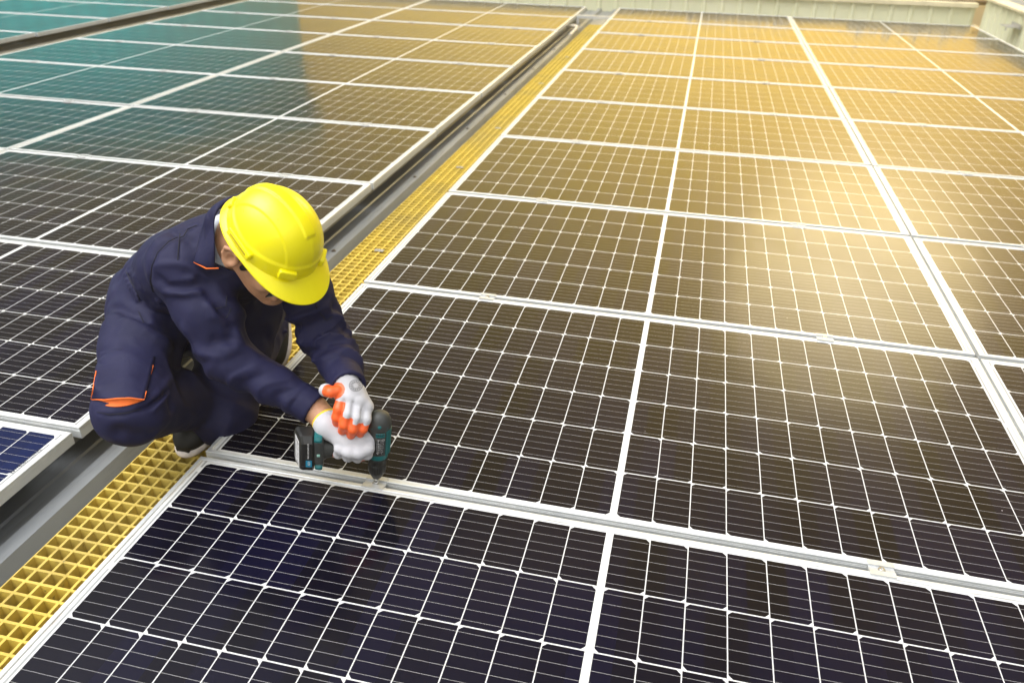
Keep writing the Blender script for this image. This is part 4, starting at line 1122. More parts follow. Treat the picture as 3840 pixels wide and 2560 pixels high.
def sheet(name, rows, thick, mat, parent, sub=2):
    """a cloth piece from a grid of points, subdivided and given a thickness"""
    nr, nc = len(rows), len(rows[0])
    me = bpy.data.meshes.new(name)
    me.from_pydata([tuple(p_) for r_ in rows for p_ in r_], [], [(i * nc + j, i * nc + j + 1, (i + 1) * nc + j + 1, (i + 1) * nc + j) for i in range(nr - 1) for j in range(nc - 1)])
    me.materials.append(mat)
    o = link(name, me)
    for m_, kw in (('SUBSURF', dict(levels=sub, render_levels=sub, boundary_smooth='PRESERVE_CORNERS')), ('SOLIDIFY', dict(thickness=thick, offset=0.0))):
        md = o.modifiers.new(m_.lower(), m_)
        for k_, v_ in kw.items(): setattr(md, k_, v_)
    dg = bpy.context.evaluated_depsgraph_get()
    me2 = bpy.data.meshes.new_from_object(o.evaluated_get(dg)); o.modifiers.clear(); o.data = me2
    me2.polygons.foreach_set('use_smooth', [True] * len(me2.polygons))
    if parent is not None:
        o.parent = parent; o.matrix_parent_inverse = PINV if parent is person else Matrix.Identity(4)
    return o


# knee pocket: flap with orange lining gaping under it, orange stitching at its edges
flap = sheet('knee_pocket_flap', FLAP, 0.0022, M_NAVY, coverall)
sheet('pocket_lining', LINING, 0.0016, M_ORANGE_CLOTH, coverall)


def piping(pts, r, name='piping'):
    m_ = MB(); m_.tube(pts, r, 6)
    return m_.build(name, M_ORANGE_CLOTH, coverall, 60)


piping(FLAP[-1], 0.0015)
piping([r_[0] for r_ in FLAP[2:]], 0.0013)
piping([r_[-1] for r_ in FLAP[1:2]] + [A3(FLAP[2][-1])], 0.0012)
piping([r_[-1] for r_ in FLAP[4:]], 0.0012)

M_SEAM = simple("seam_thread", (0.003, 0.003, 0.010), 0.8)
for sp in SEAMS:
    m_ = MB(); m_.tube(sp, 0.0011, 5); m_.build('seam', M_SEAM, coverall, 60)

# collar: a stand round the neck and a broad pointed leaf folded over it
nk = A3(NECK); na = hd(-0.045, 0, -0.075) - nk; na /= np.linalg.norm(na)
nl = HL - na * float(HL @ na); nl /= np.linalg.norm(nl); nf = np.cross(nl, na)            # left, front of the neck
nf = nf if nf @ HF > 0 else -nf


def neck_pt(a, r, up, sq=1.0):
    """a: angle from the back of the neck, positive to the right"""
    return nk + na * up + (-nf * math.cos(a) * sq - nl * math.sin(a)) * r


collar = sheet('collar', COLLAR, 0.003, M_NAVY, coverall, 3)
rows = COLLAR
for e_ in (0, -1):
    m_ = MB(); m_.tube([A3(r_[e_]) for r_ in rows[1:]], 0.0017, 6); m_.build('piping', M_ORANGE_CLOTH, collar, 60)
# undershirt neckband
trows = []
for r_, up in ((0.068, -0.020), (0.064, 0.000), (0.061, 0.014), (0.0595, 0.018)):
    trows.append([neck_pt(math.radians(-180 + 360 * i / 28), r_, up) for i in range(29)])
sheet('undershirt', trows, 0.003, M_TEE, person, 1)


# shoes
def shoe(name, toe, heel, up_hint, w, lace):
    toe, heel = A3(toe), A3(heel)
    fx_ = toe - heel; Ln = float(np.linalg.norm(fx_)); fx_ /= Ln
    ux = A3(up_hint); ux = ux - fx_ * float(ux @ fx_); ux /= np.linalg.norm(ux); sx = np.cross(ux, fx_)
    P_ = lambda a, s_, u_: heel + fx_ * (a * Ln) + sx * s_ + ux * u_
    R_ = np.stack([fx_, sx, ux])
    F_ = SDF(np.minimum(toe, heel) - 0.14, np.maximum(toe, heel) + 0.14, 0.0035)
    F_.chain([P_(0.14, 0, 0.030), P_(0.50, 0.002, 0.026), P_(0.84, 0, 0.020)], [0.038, 0.040, 0.042], 0.0)
    F_.ell(P_(0.72, 0, 0.022), (0.085, w, 0.036), R_, 0.02)
    F_.cap(P_(0.20, 0, 0.050), P_(0.22, 0, 0.085), 0.036, 0.038, 0.02)
    F_.cap(P_(0.34, 0, 0.066), P_(0.62, 0, 0.052), 0.024, 0.022, 0.015)
    F_.cut(P_(0.5, 0, 0.0), -ux, 0.3)
    up = on_person(F_.build(name, M_SHOE, None, 1))
    G_ = SDF(np.minimum(toe, heel) - 0.14, np.maximum(toe, heel) + 0.14, 0.0035)
    G_.ell(P_(0.14, 0, 0.0), (0.050, 0.043, 0.028), R_, 0); G_.ell(P_(0.74, 0, 0.0), (0.088, w + 0.006, 0.028), R_, 0.03)
    G_.cap(P_(0.2, 0, 0), P_(0.7, 0, 0), 0.034, 0.038, 0.02)
    G_.cut(P_(0.5, 0, 0.012), ux, 0.3); G_.cut(P_(0.5, 0, -0.010), -ux, 0.3)
    so = G_.build('sole', M_SOLE, up, 1)
    m_ = MB(); Mb = Matrix(((*fx_, 0), (*sx, 0), (*ux, 0), (0, 0, 0, 1))).transposed(); Mb.translation = Vector(P_(0.0, 0, 0))
    m_.rbox((Ln * 0.985, -0.020, -0.008), (Ln * 1.045, 0.020, 0.026), 0.008, 0, Mb, 3, 0)
    m_.build('toe_bumper', M_SHOE, up, 40)
    if lace:
        m_ = MB()
        for k_ in range(4):
            a = 0.40 + 0.075 * k_
            m_.tube([P_(a, -0.024, 0.066 - 0.012 * k_ * 0.5), P_(a + 0.02, 0, 0.082 - 0.014 * k_ * 0.5), P_(a + 0.04, 0.024, 0.066 - 0.012 * k_ * 0.5)], 0.0028, 6)
        m_.tube([P_(0.40, 0.006, 0.082), P_(0.36, 0.030, 0.088), P_(0.40, 0.048, 0.075), P_(0.44, 0.030, 0.078), P_(0.41, 0.008, 0.083)], 0.0026, 6)
        m_.build('laces', M_LACE, up, 60)
    return up


shoe('shoe', (-0.101, 0.052, -0.058), (-0.096, 0.300, 0.010), (0, 0.2, 1), 0.048, False)
shoe('shoe', (-0.084, 0.505, -0.055), (-0.086, 0.640, 0.150), (-0.05, -0.9, 0.55), 0.047, True)

# hard hat -------------------------------------------------------------------
t = NT("yellow_shell")
p = t.coord('Object')
f = t.noise(14.0, 3.0, 0.6, p)
t.set(Base_Color=t.mix(t.ramp(f, (0.3, 0.7, 0, 1)), (0.84, 0.73, 0.002), (0.88, 0.78, 0.003)), Roughness=t.ramp(t.noise(45.0, 4.0, 0.6, p), (0.3, 0.75, 0.27, 0.38)))
t.bsdf.inputs['Subsurface Weight'].default_value = 0.06
t.bsdf.inputs['Subsurface Radius'].default_value = (0.01, 0.008, 0.001)
t.bsdf.inputs['Specular IOR Level'].default_value = 0.35
t.bsdf.inputs['Coat Weight'].default_value = 0.35
t.bsdf.inputs['Coat Roughness'].default_value = 0.16
M_HAT = t.mat
HM = Matrix(((*HF, 0), (*HL, 0), (*HU, 0), (0, 0, 0, 1))).transposed(); HM.translation = Vector(HAT_O + HU * 0.006 + HF * 0.003)
ss = lambda e0, e1, x: (lambda q: q * q * (3 - 2 * q))(min(max((x - e0) / (e1 - e0), 0.0), 1.0))


def hat_surface(a, s, inset=0.0):
    """a: azimuth from the front; s: 0 at the foot of the dome, 1 at the crown"""
    ca, sa = math.cos(a), math.sin(a)
    ax = (0.108 if ca >= 0 else 0.115) - inset; bx = 0.0945 - inset; hh = 0.113 - inset
    th = s * math.pi / 2
    rr = max(math.cos(th), 0.0) ** 0.86; zz = math.sin(th) ** 1.02
    x, y, z = ax * rr * ca, bx * rr * sa, hh * zz
    if inset: return Vector((x, y, z))
    n = Vector((x / ax ** 2, y / bx ** 2, z / hh ** 2 + 1e-5)).normalized()
    d = 0.0
    band = ss(0.058, 0.054, abs(y)) * ss(0.02, 0.05, z)                       # broad raised band over the crown
    d += 0.0022 * band * ss(0.115, 0.085, x)
    rib = ss(0.0165, 0.0120, abs(y)) * ss(0.068, 0.060, x) * ss(-0.120, -0.095, x) * ss(0.03, 0.05, z)
    d += 0.0038 * rib
    crease = ss(0.004, 0.0, abs(abs(y) - 0.002)) * ss(0.062, 0.075, x) * ss(0.02, 0.04, z)
    d += 0.0010 * crease
    low = ss(0.034, 0.024, z - 0.010 * max(ca, 0))                            # thicker skirt band at the foot
    d += 0.0030 * low
    return Vector((x, y, z)) + n * d


NAZ, NS = 220, 90
vs, fs = [], []
# brim: from the outer edge in to the foot of the dome
def brim_pt(a, q, under=False):
    ca, sa = math.cos(a), math.sin(a)
    foot = hat_surface(a, 0.0)
    peak = max(ca, 0.0) ** 2.2 * 0.046 + 0.0075 + 0.006 * max(-ca, 0) ** 2
    side = ss(0.25, 0.75, abs(sa)) * 0.0
    out = Vector((ca * (1.0 if ca < 0 else 1.0), sa * 0.92, 0)).normalized()
    w = peak
    dz = -0.020 * max(ca, 0.0) ** 1.5 - 0.006 - 0.010 * max(-ca, 0.0) ** 1.5
    c_ = (1 - q)
    pnt = foot + out * (w * c_) + Vector((0, 0, dz * (c_ ** 1.25)))
    return pnt - (Vector((0, 0, 0.0028)) if under else Vector((0, 0, 0)))


loops = []
NB = 10
for k in range(NB):
    loops.append([brim_pt(2 * math.pi * i / NAZ, k / NB) for i in range(NAZ)])
for k in range(NS):
    loops.append([hat_surface(2 * math.pi * i / NAZ, k / NS) for i in range(NAZ)])
m_ = MB()
under = [[brim_pt(2 * math.pi * i / NAZ, k / NB, True) for i in range(NAZ)] for k in range(NB)]
inner = [[hat_surface(2 * math.pi * i / NAZ, k / 20, 0.0035) for i in range(NAZ)] for k in range(20)]
allr = list(reversed(inner)) + list(reversed(under)) + loops
for L_ in allr: vs.extend(L_)
for k in range(len(allr) - 1):
    for i in range(NAZ):
        j = (i + 1) % NAZ
        fs.append((k * NAZ + i, k * NAZ + j, (k + 1) * NAZ + j, (k + 1) * NAZ + i))
top_i = len(vs); vs.append(hat_surface(0, 1.0)); in_i = len(vs); vs.append(hat_surface(0, 1.0, 0.0035))
kl = (len(allr) - 1) * NAZ
fs += [(kl + i, kl + (i + 1) % NAZ, top_i) for i in range(NAZ)] + [((i + 1) % NAZ, i, in_i) for i in range(NAZ)]
m_.mesh([tuple(HM @ v_) for v_ in vs], fs)
hat = on_person(m_.build('hard_hat', M_HAT, None, 50))
# moulded lugs: two at the front, two long slotted ones at the sides, two at the rear
def lug(a_deg, zc, w, h, dpt, slot=False):
    a = math.radians(a_deg)
    s0 = math.asin(min(zc / 0.113, 1)) * 2 / math.pi
    c_ = hat_surface(a, s0); e_ = 0.01
    ta = (hat_surface(a + e_, s0) - hat_surface(a - e_, s0)).normalized(); ts = (hat_surface(a, s0 + e_) - hat_surface(a, max(s0 - e_, 0))).normalized()
    n_ = ta.cross(ts).normalized()
    if n_.dot(c_) < 0: n_ = -n_
    Mx = Matrix(((*ta, 0), (*ts, 0), (*n_, 0), (0, 0, 0, 1))).transposed(); Mx.translation = c_
    q = MB(); q.rbox((-w / 2, -h / 2, -0.008), (w / 2, h / 2, dpt), 0.0045, 0, HM @ Mx, 3)
    o = q.build('lug', M_HAT, hat, 50)
    if slot:
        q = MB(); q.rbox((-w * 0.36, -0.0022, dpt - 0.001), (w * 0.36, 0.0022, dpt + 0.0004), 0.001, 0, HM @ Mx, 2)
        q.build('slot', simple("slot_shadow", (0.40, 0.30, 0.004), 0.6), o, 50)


lug(-33, 0.020, 0.040, 0.022, 0.0085); lug(33, 0.020, 0.040, 0.022, 0.0085)
lug(-97, 0.016, 0.078, 0.019, 0.0060, True); lug(97, 0.016, 0.078, 0.019, 0.0060, True)
lug(-152, 0.020, 0.028, 0.018, 0.006); lug(152, 0.020, 0.028, 0.018, 0.006)
# suspension band inside
sb = [[tuple(HAT_O + HF * (0.1010 * math.cos(a) - 0.006) + HL * (0.0845 * math.sin(a)) + HU * u_) for a in np.linspace(0, 2 * math.pi, 41)] for u_ in (-0.020, -0.004, 0.012)]
sheet('suspension_band', sb, 0.002, simple("band_grey", (0.55, 0.60, 0.66), 0.45), hat, 1).matrix_parent_inverse = Matrix.Identity(4)

# safety glasses
M_GL = simple("glasses_black", (0.008, 0.008, 0.008), 0.25)
m_ = MB()
for sd in (-1, 1):
    m_.tube([hd(-0.020, sd * 0.079, -0.028), hd(0.030, sd * 0.078, -0.030), hd(0.078, sd * 0.068, -0.034), hd(0.100, sd * 0.040, -0.034), hd(0.106, 0.0, -0.028)], [0.0022, 0.0028, 0.0038, 0.0030, 0.0026], 8)
gl = on_person(m_.build('safety_glasses', M_GL, None, 60))
for sd in (-1, 1):
    lr = [[hd(0.107 - 0.012 * (k / 6) ** 2 - 0.004 * q_, sd * (0.012 + 0.056 * k / 6), -0.032 - 0.034 * q_) for k in range(7)] for q_ in (0, 0.5, 1.0)]
    sheet('lens', lr, 0.0016, simple("lens_smoke", (0.02, 0.02, 0.02), 0.08), gl, 1).matrix_parent_inverse = Matrix.Identity(4)

# ------------------------------------------------------------------ gloves
t = NT("knit_glove")
p = t.coord('Object')
at = t.n.new('ShaderNodeAttribute'); at.attribute_name = 'coat'
nz = t.noise(130.0, 4.0, 0.7, p)
msk = t.ramp(t.math('ADD', at.outputs['Fac'], t.math('MULTIPLY', t.math('SUBTRACT', nz, 0.5), 0.5)), (0.46, 0.54, 0.0, 1.0))
msk = t.math('MINIMUM', t.math('MAXIMUM', msk, 0.0), 1.0)
wv_ = t.n.new('ShaderNodeTexWave'); wv_.inputs['Scale'].default_value = 420.0; wv_.inputs['Distortion'].default_value = 1.5; wv_.inputs['Detail'].default_value = 1.0
t.l.new(t.mapping(p, (1, 0.3, 0.25), (0.2, 0.3, 0.5)), wv_.inputs['Vector'])
knit = wv_.outputs['Fac']
white = t.mix(knit, (0.42, 0.41, 0.43), (0.63, 0.62, 0.65))
t.set(Base_Color=t.mix(msk, white, (0.80, 0.115, 0.022)), Roughness=t.math('ADD', t.math('MULTIPLY', msk, -0.42), 0.85))
bn = t.bump(t.math('MULTIPLY', knit, t.math('SUBTRACT', 1.0, msk)), 0.35, 0.0012)
t.l.new(t.bump(t.noise(60.0, 2.0, 0.5, p), 0.12, 0.002, bn), t.bsdf.inputs['Normal'])
M_GLOVE = t.mat
M_CUFF = simple("yellow_cuff", (0.85, 0.58, 0.02), 0.7, 0, 0.08, 200)


def seg_param(P, chain):
    """nearest distance to a chain and how far along it (0..1)"""
    best = np.full(len(P), 9.0); par = np.zeros(len(P)); n = len(chain) - 1
    for i in range(n):
        a, b = A3(chain[i]), A3(chain[i + 1]); ba = b - a
        t_ = np.clip(((P - a) @ ba) / float(ba @ ba), 0, 1)
        d_ = np.linalg.norm(P - a - t_[:, None] * ba, axis=1)
        m = d_ < best; best[m] = d_[m]; par[m] = ((i + t_) / n)[m]
    return best, par


def glove(name, Hd, cuff_from, wr, knuckle, palm_dir, thumb_r, start):
    G = SDF(np.min([np.min(np.atleast_2d(A3(v)), 0) for v in Hd.values()], 0) - 0.05, np.max([np.max(np.atleast_2d(A3(v)), 0) for v in Hd.values()], 0) + 0.05, 0.0021)
    wrist, palm = A3(Hd['wrist']), A3(Hd['palm'])
    names = ['index', 'middle', 'ring', 'little']
    rad = {'index': (0.0148, 0.0136, 0.0125, 0.0106), 'middle': (0.0150, 0.0138, 0.0127, 0.0108), 'ring': (0.0146, 0.0133, 0.0122, 0.0104), 'little': (0.0134, 0.0118, 0.0108, 0.0092)}
    # back of the hand: one metacarpal ray to each knuckle
    for n_ in names:
        G.cap(wrist, Hd[n_][0], wr, rad[n_][0] + 0.002, 0.012)
        G.cap(palm, Hd[n_][0], 0.019, rad[n_][0] + 0.001, 0.010)
    G.cap(wrist - A3(palm_dir) * 0.004, palm + A3(palm_dir) * 0.012, wr * 0.9, 0.020, 0.012)
    # each finger a chain of its own, kept apart
    for n_ in names:
        c_ = Hd[n_]
        Fg = SDF(G.lo, G.lo + (G.n - 1) * G.h, G.h); Fg.n = G.n; Fg.d = np.full(G.n, 0.2, dtype=np.float32)
        Fg.chain(c_, rad[n_], 0.004, 0.004)
        G.d = np.where(np.minimum(G.d, Fg.d) < 0.05, (lambda a, b, k: b + (a - b) * np.clip(0.5 + 0.5 * (b - a) / k, 0, 1) - k * np.clip(0.5 + 0.5 * (b - a) / k, 0, 1) * (1 - np.clip(0.5 + 0.5 * (b - a) / k, 0, 1)))(Fg.d, G.d, 0.0035), np.minimum(G.d, Fg.d))
    T_ = Hd['thumb']
    G.chain(T_, [0.013, 0.0145, 0.0128, 0.0105][:len(T_)], 0.010, 0.004) if thumb_r else None
    # grooves between neighbouring fingers
    for a_, b_ in zip(names[:-1], names[1:]):
        q = [(A3(Hd[a_][i]) + A3(Hd[b_][i])) / 2 - A3(palm_dir) * 0.012 for i in range(3)]
        G.crease([q[0] * 0.6 + palm * 0.4 - A3(palm_dir) * 0.002] + q, 0.0048, -0.0042 * (0.35 + 0.65 * knuckle))
    for n_ in names:                                              # knuckles
        if knuckle > 0.5: G.ell(A3(Hd[n_][0]) - A3(palm_dir) * 0.003, (0.010, 0.010, 0.010), None, 0.010)
    if knuckle < 0.5:                                             # a closed fist: the back of the hand is one smooth sheet of knit
        for a_, b_ in zip(names[:-1], names[1:]):
            G.cap(A3(Hd[a_][0]) * 0.5 + A3(Hd[b_][0]) * 0.5, A3(Hd[a_][1]) * 0.5 + A3(Hd[b_][1]) * 0.5, 0.0140, 0.0115, 0.010)
    cu = A3(cuff_from); cd = (wrist - cu); cd /= np.linalg.norm(cd)
    G.cap(cu, wrist, 0.0315 if knuckle < 0.5 else 0.0270, wr, 0.010)
    G.cut(cu, -cd, 0.06)
    for k_ in range(4):
        rr = cu + cd * (0.006 + 0.006 * k_)
        u_ = np.cross(cd, A3((0, 0, 1))); u_ /= np.linalg.norm(u_); v_ = np.cross(cd, u_)
        ring = [rr + (u_ * math.cos(x_) + v_ * math.sin(x_)) * 0.032 for x_ in np.linspace(0, 6.283, 17)]
        for i_ in range(0, 16, 4): G.crease(ring[max(i_ - 1, 0):i_ + 6], 0.0022, -0.0012)

    def coat(P):
        val = np.zeros(len(P))
        fa = A3(palm_dir)
        for n_ in names:
            d_, t_ = seg_param(P, Hd[n_])
            near = d_ < rad[n_][0] + 0.004
            # offset to the finger's palm side brings the coat further up
            ch = np.array([A3(x_) for x_ in Hd[n_]])
            idx = np.clip((t_ * 3).astype(int), 0, 2); base = ch[idx] + (ch[idx + 1] - ch[idx]) * (t_ * 3 - idx)[:, None]
            side = ((P - base) @ fa) / 0.013
            v_ = np.clip((t_ - start[n_]) / 0.10 * 0.5 + 0.5 + 0.45 * np.clip(side, -1, 1), 0, 1)
            val = np.where(near, np.maximum(val, v_), val)
        d_, t_ = seg_param(P, T_)
        val = np.where(d_ < 0.0185, np.maximum(val * 0.0, np.clip((t_ - start['thumb']) / 0.06 * 0.5 + 0.5, 0, 1)), val)
        side = ((P - palm) @ fa)
        val = np.where(side > 0.020, np.maximum(val, np.clip((side - 0.020) / 0.006, 0, 1)), val)
        return val
    for pts_, w_, a_ in GLOVE_WRINKLES.get(knuckle, ()): G.crease(pts_, w_, a_)
    o = on_person(G.build(name, M_GLOVE, None, 1, coat))
    m_ = MB()
    u_ = np.cross(cd, A3((0, 0, 1))); u_ /= np.linalg.norm(u_); v_ = np.cross(cd, u_)
    pr = [(0.0318, -0.0030), (0.0335, -0.0028), (0.0335, 0.0022), (0.0305, 0.0026), (0.0295, 0.0), (0.0305, -0.003)]
    Mc = Matrix(((*u_, 0), (*v_, 0), (*cd, 0), (0, 0, 0, 1))).transposed(); Mc.translation = Vector(cu)
    if knuckle < 0.5:                                             # the other cuff is inside its sleeve
        m_.lathe([(r_, z_) for r_, z_ in pr], 28, 0, Mc, cap=False)
        m_.build('cuff_edge', M_CUFF, o, 60)
    return o


GLOVE_WRINKLES = {1.0: [([[0.414, -0.028, 0.268], [0.428, -0.036, 0.262], [0.438, -0.040, 0.252]], 0.004, -0.0022), ([[0.425, -0.010, 0.281], [0.440, -0.018, 0.281], [0.455, -0.018, 0.274]], 0.004, -0.0020), ([[0.4130, -0.050, 0.238], [0.4175, -0.052, 0.246], [0.424, -0.05, 0.25]], 0.004, -0.002)],
                  0.25: [([[0.392, -0.060, 0.178], [0.400, -0.064, 0.165], [0.402, -0.068, 0.150]], 0.0045, -0.0026), ([[0.383, -0.052, 0.188], [0.390, -0.060, 0.176], [0.388, -0.064, 0.162]], 0.004, -0.0024), ([[0.430, -0.068, 0.165], [0.446, -0.066, 0.155], [0.458, -0.060, 0.146]], 0.005, -0.0020)]}
TOCAM_H = A3((0.345, -0.745, 0.57)); TOCAM_H /= np.linalg.norm(TOCAM_H)
gl_l = glove('glove', HAND_L, A3(HAND_L['wrist']) + (A3(LFO) - A3(HAND_L['wrist'])) * 0.16, 0.0240, 1.0, (-0.15, 0.75, -0.62), True,
             {'index': 0.10, 'middle': 0.34, 'ring': 0.42, 'little': 0.44, 'thumb': 0.44})
gl_r = glove('glove', HAND_R, HAND_R['cuff'], 0.0285, 0.25, (0.05, 0.80, -0.55), True,
             {'index': 0.72, 'middle': 0.78, 'ring': 0.78, 'little': 0.72, 'thumb': 0.30})
# round emblem on the back of the upper glove
m_ = MB()
ec, en = A3(EMBLEM['c']), A3(EMBLEM['n']); en /= np.linalg.norm(en)
eu = np.cross(en, A3((0, 0, 1))); eu /= np.linalg.norm(eu); ev = np.cross(en, eu)
for k in range(14):
    a = 2 * math.pi * k / 14
    d1, d2 = eu * math.cos(a - 0.11) + ev * math.sin(a - 0.11), eu * math.cos(a + 0.11) + ev * math.sin(a + 0.11)
    m_.poly([ec + d1 * 0.006, ec + d1 * 0.0125, ec + d2 * 0.0125, ec + d2 * 0.006])
for k in range(28):
    a, b = 2 * math.pi * k / 28, 2 * math.pi * (k + 1) / 28
    da, db = eu * math.cos(a) + ev * math.sin(a), eu * math.cos(b) + ev * math.sin(b)
    m_.poly([ec + da * 0.0138, ec + da * 0.0152, ec + db * 0.0152, ec + db * 0.0138])
em = m_.build('emblem', simple("emblem_black", (0.03, 0.03, 0.03), 0.7), gl_l)

# ------------------------------------------------------------------ drill
DT, DX, DY, DZ = (A3(DRILL[k]) for k in ('T0', 'X', 'Y', 'Z'))
drill = thing('drill', "dark grey and teal cordless drill held upright in gloved hands, its bit on the clamp", 'power drill', tuple(DT))
DM = Matrix(((*DX, 0), (*DY, 0), (*DZ, 0), (0, 0, 0, 1))).transposed()
M_DGREY = simple("drill_charcoal", (0.045, 0.047, 0.046), 0.48, 0, 0.12, 60, 0.4, 0.25, 900.0, 0.0003)
M_DBLACK = simple("drill_black", (0.016, 0.016, 0.016), 0.38, 0, 0.15, 80)
M_DTEAL = simple("drill_teal", (0.004, 0.115, 0.120), 0.42, 0, 0.10, 60)
M_CHROME = simple("drill_chrome", (0.62, 0.60, 0.56), 0.18, 1.0, 0.06, 90)
M_LBL = simple("label_white", (0.62, 0.61, 0.60), 0.5, 0, 0.05)
M_BLUE = simple("label_blue", (0.006, 0.20, 0.34), 0.45)


def dpart(name, fn, mat, parent=drill, smooth=40):
    q = MB(); fn(q); 
    q.v = [tuple(DM @ Vector(v_)) for v_ in q.v]
    return q.build(name, mat, parent, smooth)


dpart('socket', lambda q: (q.lathe([(0.0062, 0.0), (0.0078, 0.0008), (0.0078, 0.0125), (0.0070, 0.0135), (0.0045, 0.0135), (0.0045, 0.010)], 20)), M_CHROME)
dpart('bit', lambda q: q.lathe([(0.0035, 0.010), (0.0035, 0.026)], 6), M_STEEL)
ch = dpart('chuck', lambda q: q.lathe([(0.0060, 0.0185), (0.0110, 0.0190), (0.0125, 0.0215), (0.0185, 0.034), (0.0208, 0.041), (0.0212, 0.064), (0.0203, 0.0655), (0.0203, 0.0665), (0.0222, 0.068), (0.0228, 0.083), (0.0215, 0.0855)], 40), M_DBLACK)
def flutes(q):
    for k in range(12):
        a = 2 * math.pi * k / 12
        Mx = Matrix.Rotation(a, 4, 'Z')
        q.rbox((0.0190, -0.0026, 0.042), (0.0222, 0.0026, 0.0625), 0.0012, 0, Mx, 2)
        q.rbox((0.0215, -0.0018, 0.0695), (0.0236, 0.0018, 0.0815), 0.0008, 0, Mx, 2)
dpart('grip_rib', flutes, M_DBLACK, ch)
dpart('chuck_nose', lambda q: q.lathe([(0.0045, 0.0165), (0.0098, 0.0170), (0.0110, 0.0188), (0.0060, 0.0192)], 30), M_CHROME, ch)
dpart('collar_ring', lambda q: q.lathe([(0.0222, 0.0852), (0.0240, 0.0862), (0.0252, 0.098), (0.0246, 0.1000)], 40), M_DTEAL)


def hull(q, prof, ex=1.06, ey=1.0, seg=44):
    q.lathe(prof, seg, 0, Matrix.Diagonal((ex, ey, 1, 1)))


hs = dpart('housing', lambda q: hull(q, [(0.0242, 0.0985), (0.0250, 0.104), (0.0252, 0.150), (0.0254, 0.166), (0.0248, 0.169)]), M_DGREY)
cap_ = dpart('rear_cap', lambda q: hull(q, [(0.0250, 0.1685), (0.0262, 0.171), (0.0260, 0.182), (0.0245, 0.194), (0.0205, 0.204), (0.0140, 0.2100), (0.0060, 0.2128), (0.0004, 0.2132)]), M_DGREY)
# teal side shells, wrapping part of the housing
def shell(q, a0, a1, z0, z1, r, t_):
    n = 14; vs = []
    for i in range(n + 1):
        a = math.radians(a0 + (a1 - a0) * i / n)
        for (rr, z) in ((r, z0), (r + t_, z0 + 0.001), (r + t_, z1 - 0.001), (r, z1)):
            vs.append((1.06 * rr * math.cos(a), rr * math.sin(a), z))
    fs = [(i * 4 + j, (i + 1) * 4 + j, (i + 1) * 4 + j + 1, i * 4 + j + 1) for i in range(n) for j in range(3)] + [(0, 1, 2, 3), tuple(n * 4 + j for j in (3, 2, 1, 0))]
    q.mesh(vs, fs)


# angle 90 faces the camera side (DY), 0 points along the handle, 180 away from it
dpart('teal_shell', lambda q: shell(q, 128, 190, 0.101, 0.172, 0.0250, 0.0022), M_DTEAL)
dpart('teal_shell', lambda q: shell(q, 5, 44, 0.099, 0.140, 0.0250, 0.0018), M_DTEAL)
dpart('teal_shell', lambda q: shell(q, 74, 118, 0.1555, 0.1675, 0.0251, 0.0014), M_DTEAL)
lab = dpart('rating_plate', lambda q: shell(q, 76, 116, 0.108, 0.1545, 0.0251, 0.0012), M_DBLACK)
def lines(q):
    r_ = random.Random(4)
    for k in range(6):
        a = 81 + 6.0 * k; z = 0.1515
        while z > 0.112:
            l_ = r_.uniform(0.0016, 0.006)
            if k not in (2,) or r_.random() < 0.5: shell(q, a, a + (2.6 if k == 1 else 1.6), z - l_, z, 0.0262, 0.0003)
            z -= l_ + r_.uniform(0.0008, 0.0018)
dpart('print', lines, M_LBL, lab)
def ringmark(q):
    vs = []; n = 20
    for k in range(n):
        a = 2 * math.pi * k / n
        for rr in (0.0026, 0.0034):
            th = math.radians(111) + rr * math.cos(a) / 0.0262; z = 0.149 + rr * math.sin(a)
            vs.append((1.06 * 0.0267 * math.cos(th), 0.0267 * math.sin(th), z))
    q.mesh(vs, [(2 * k, 2 * ((k + 1) % n), 2 * ((k + 1) % n) + 1, 2 * k + 1) for k in range(n)])
dpart('round_mark', ringmark, M_LBL, lab)
def vents(q):
    for a0 in (46, 142):
        for k in range(3):
            shell(q, a0 + 5 * k, a0 + 2.4 + 5 * k, 0.154, 0.166, 0.0253, 0.0004)
    for k in range(5):
        shell(q, 78 + 8 * k, 81 + 8 * k, 0.161, 0.1675, 0.0263, 0.0006)
dpart('vent', vents, M_DBLACK, hs)
def holes(q):
    for a0 in (48, 128):
        for k in range(3):
            shell(q, a0, a0 + 8, 0.1765 + 0.0045 * k, 0.179 + 0.0045 * k, 0.0259 - 0.0008 * k, 0.0008)
dpart('teal_slot', holes, M_DTEAL, cap_)
def button(q):
    Mx = Matrix.Translation((0, 0.0244, 0.186)) @ Matrix.Rotation(math.radians(-72), 4, 'X')
    q.lathe([(0.0045, -0.004), (0.0045, 0.0012), (0.0036, 0.0018), (0.0012, 0.0018)], 18, 0, Mx)
dpart('teal_screw', button, M_DTEAL, cap_)
# handle, battery foot, battery
def handle(q):
    seg = 24; vs = []
    st_ = [(0.010, 0.122, 0.022, 0.0200), (0.030, 0.119, 0.0225, 0.0185), (0.060, 0.113, 0.0200, 0.0175), (0.095, 0.107, 0.0195, 0.0170), (0.118, 0.103, 0.0240, 0.0190), (0.128, 0.101, 0.0300, 0.0215)]
    for x_, zc, rz, ry in st_:
        for k in range(seg):
            a = 2 * math.pi * k / seg
            vs.append((x_, ry * math.cos(a), zc + rz * math.sin(a)))
    n = len(st_)
    q.mesh(vs, [(i * seg + k, i * seg + (k + 1) % seg, (i + 1) * seg + (k + 1) % seg, (i + 1) * seg + k) for i in range(n - 1) for k in range(seg)] + [tuple(range(seg)), tuple((n - 1) * seg + k for k in range(seg))])
dpart('handle', handle, M_DGREY)
dpart('trigger', lambda q: q.rbox((0.028, -0.008, 0.083), (0.052, 0.008, 0.103), 0.005), M_DBLACK)


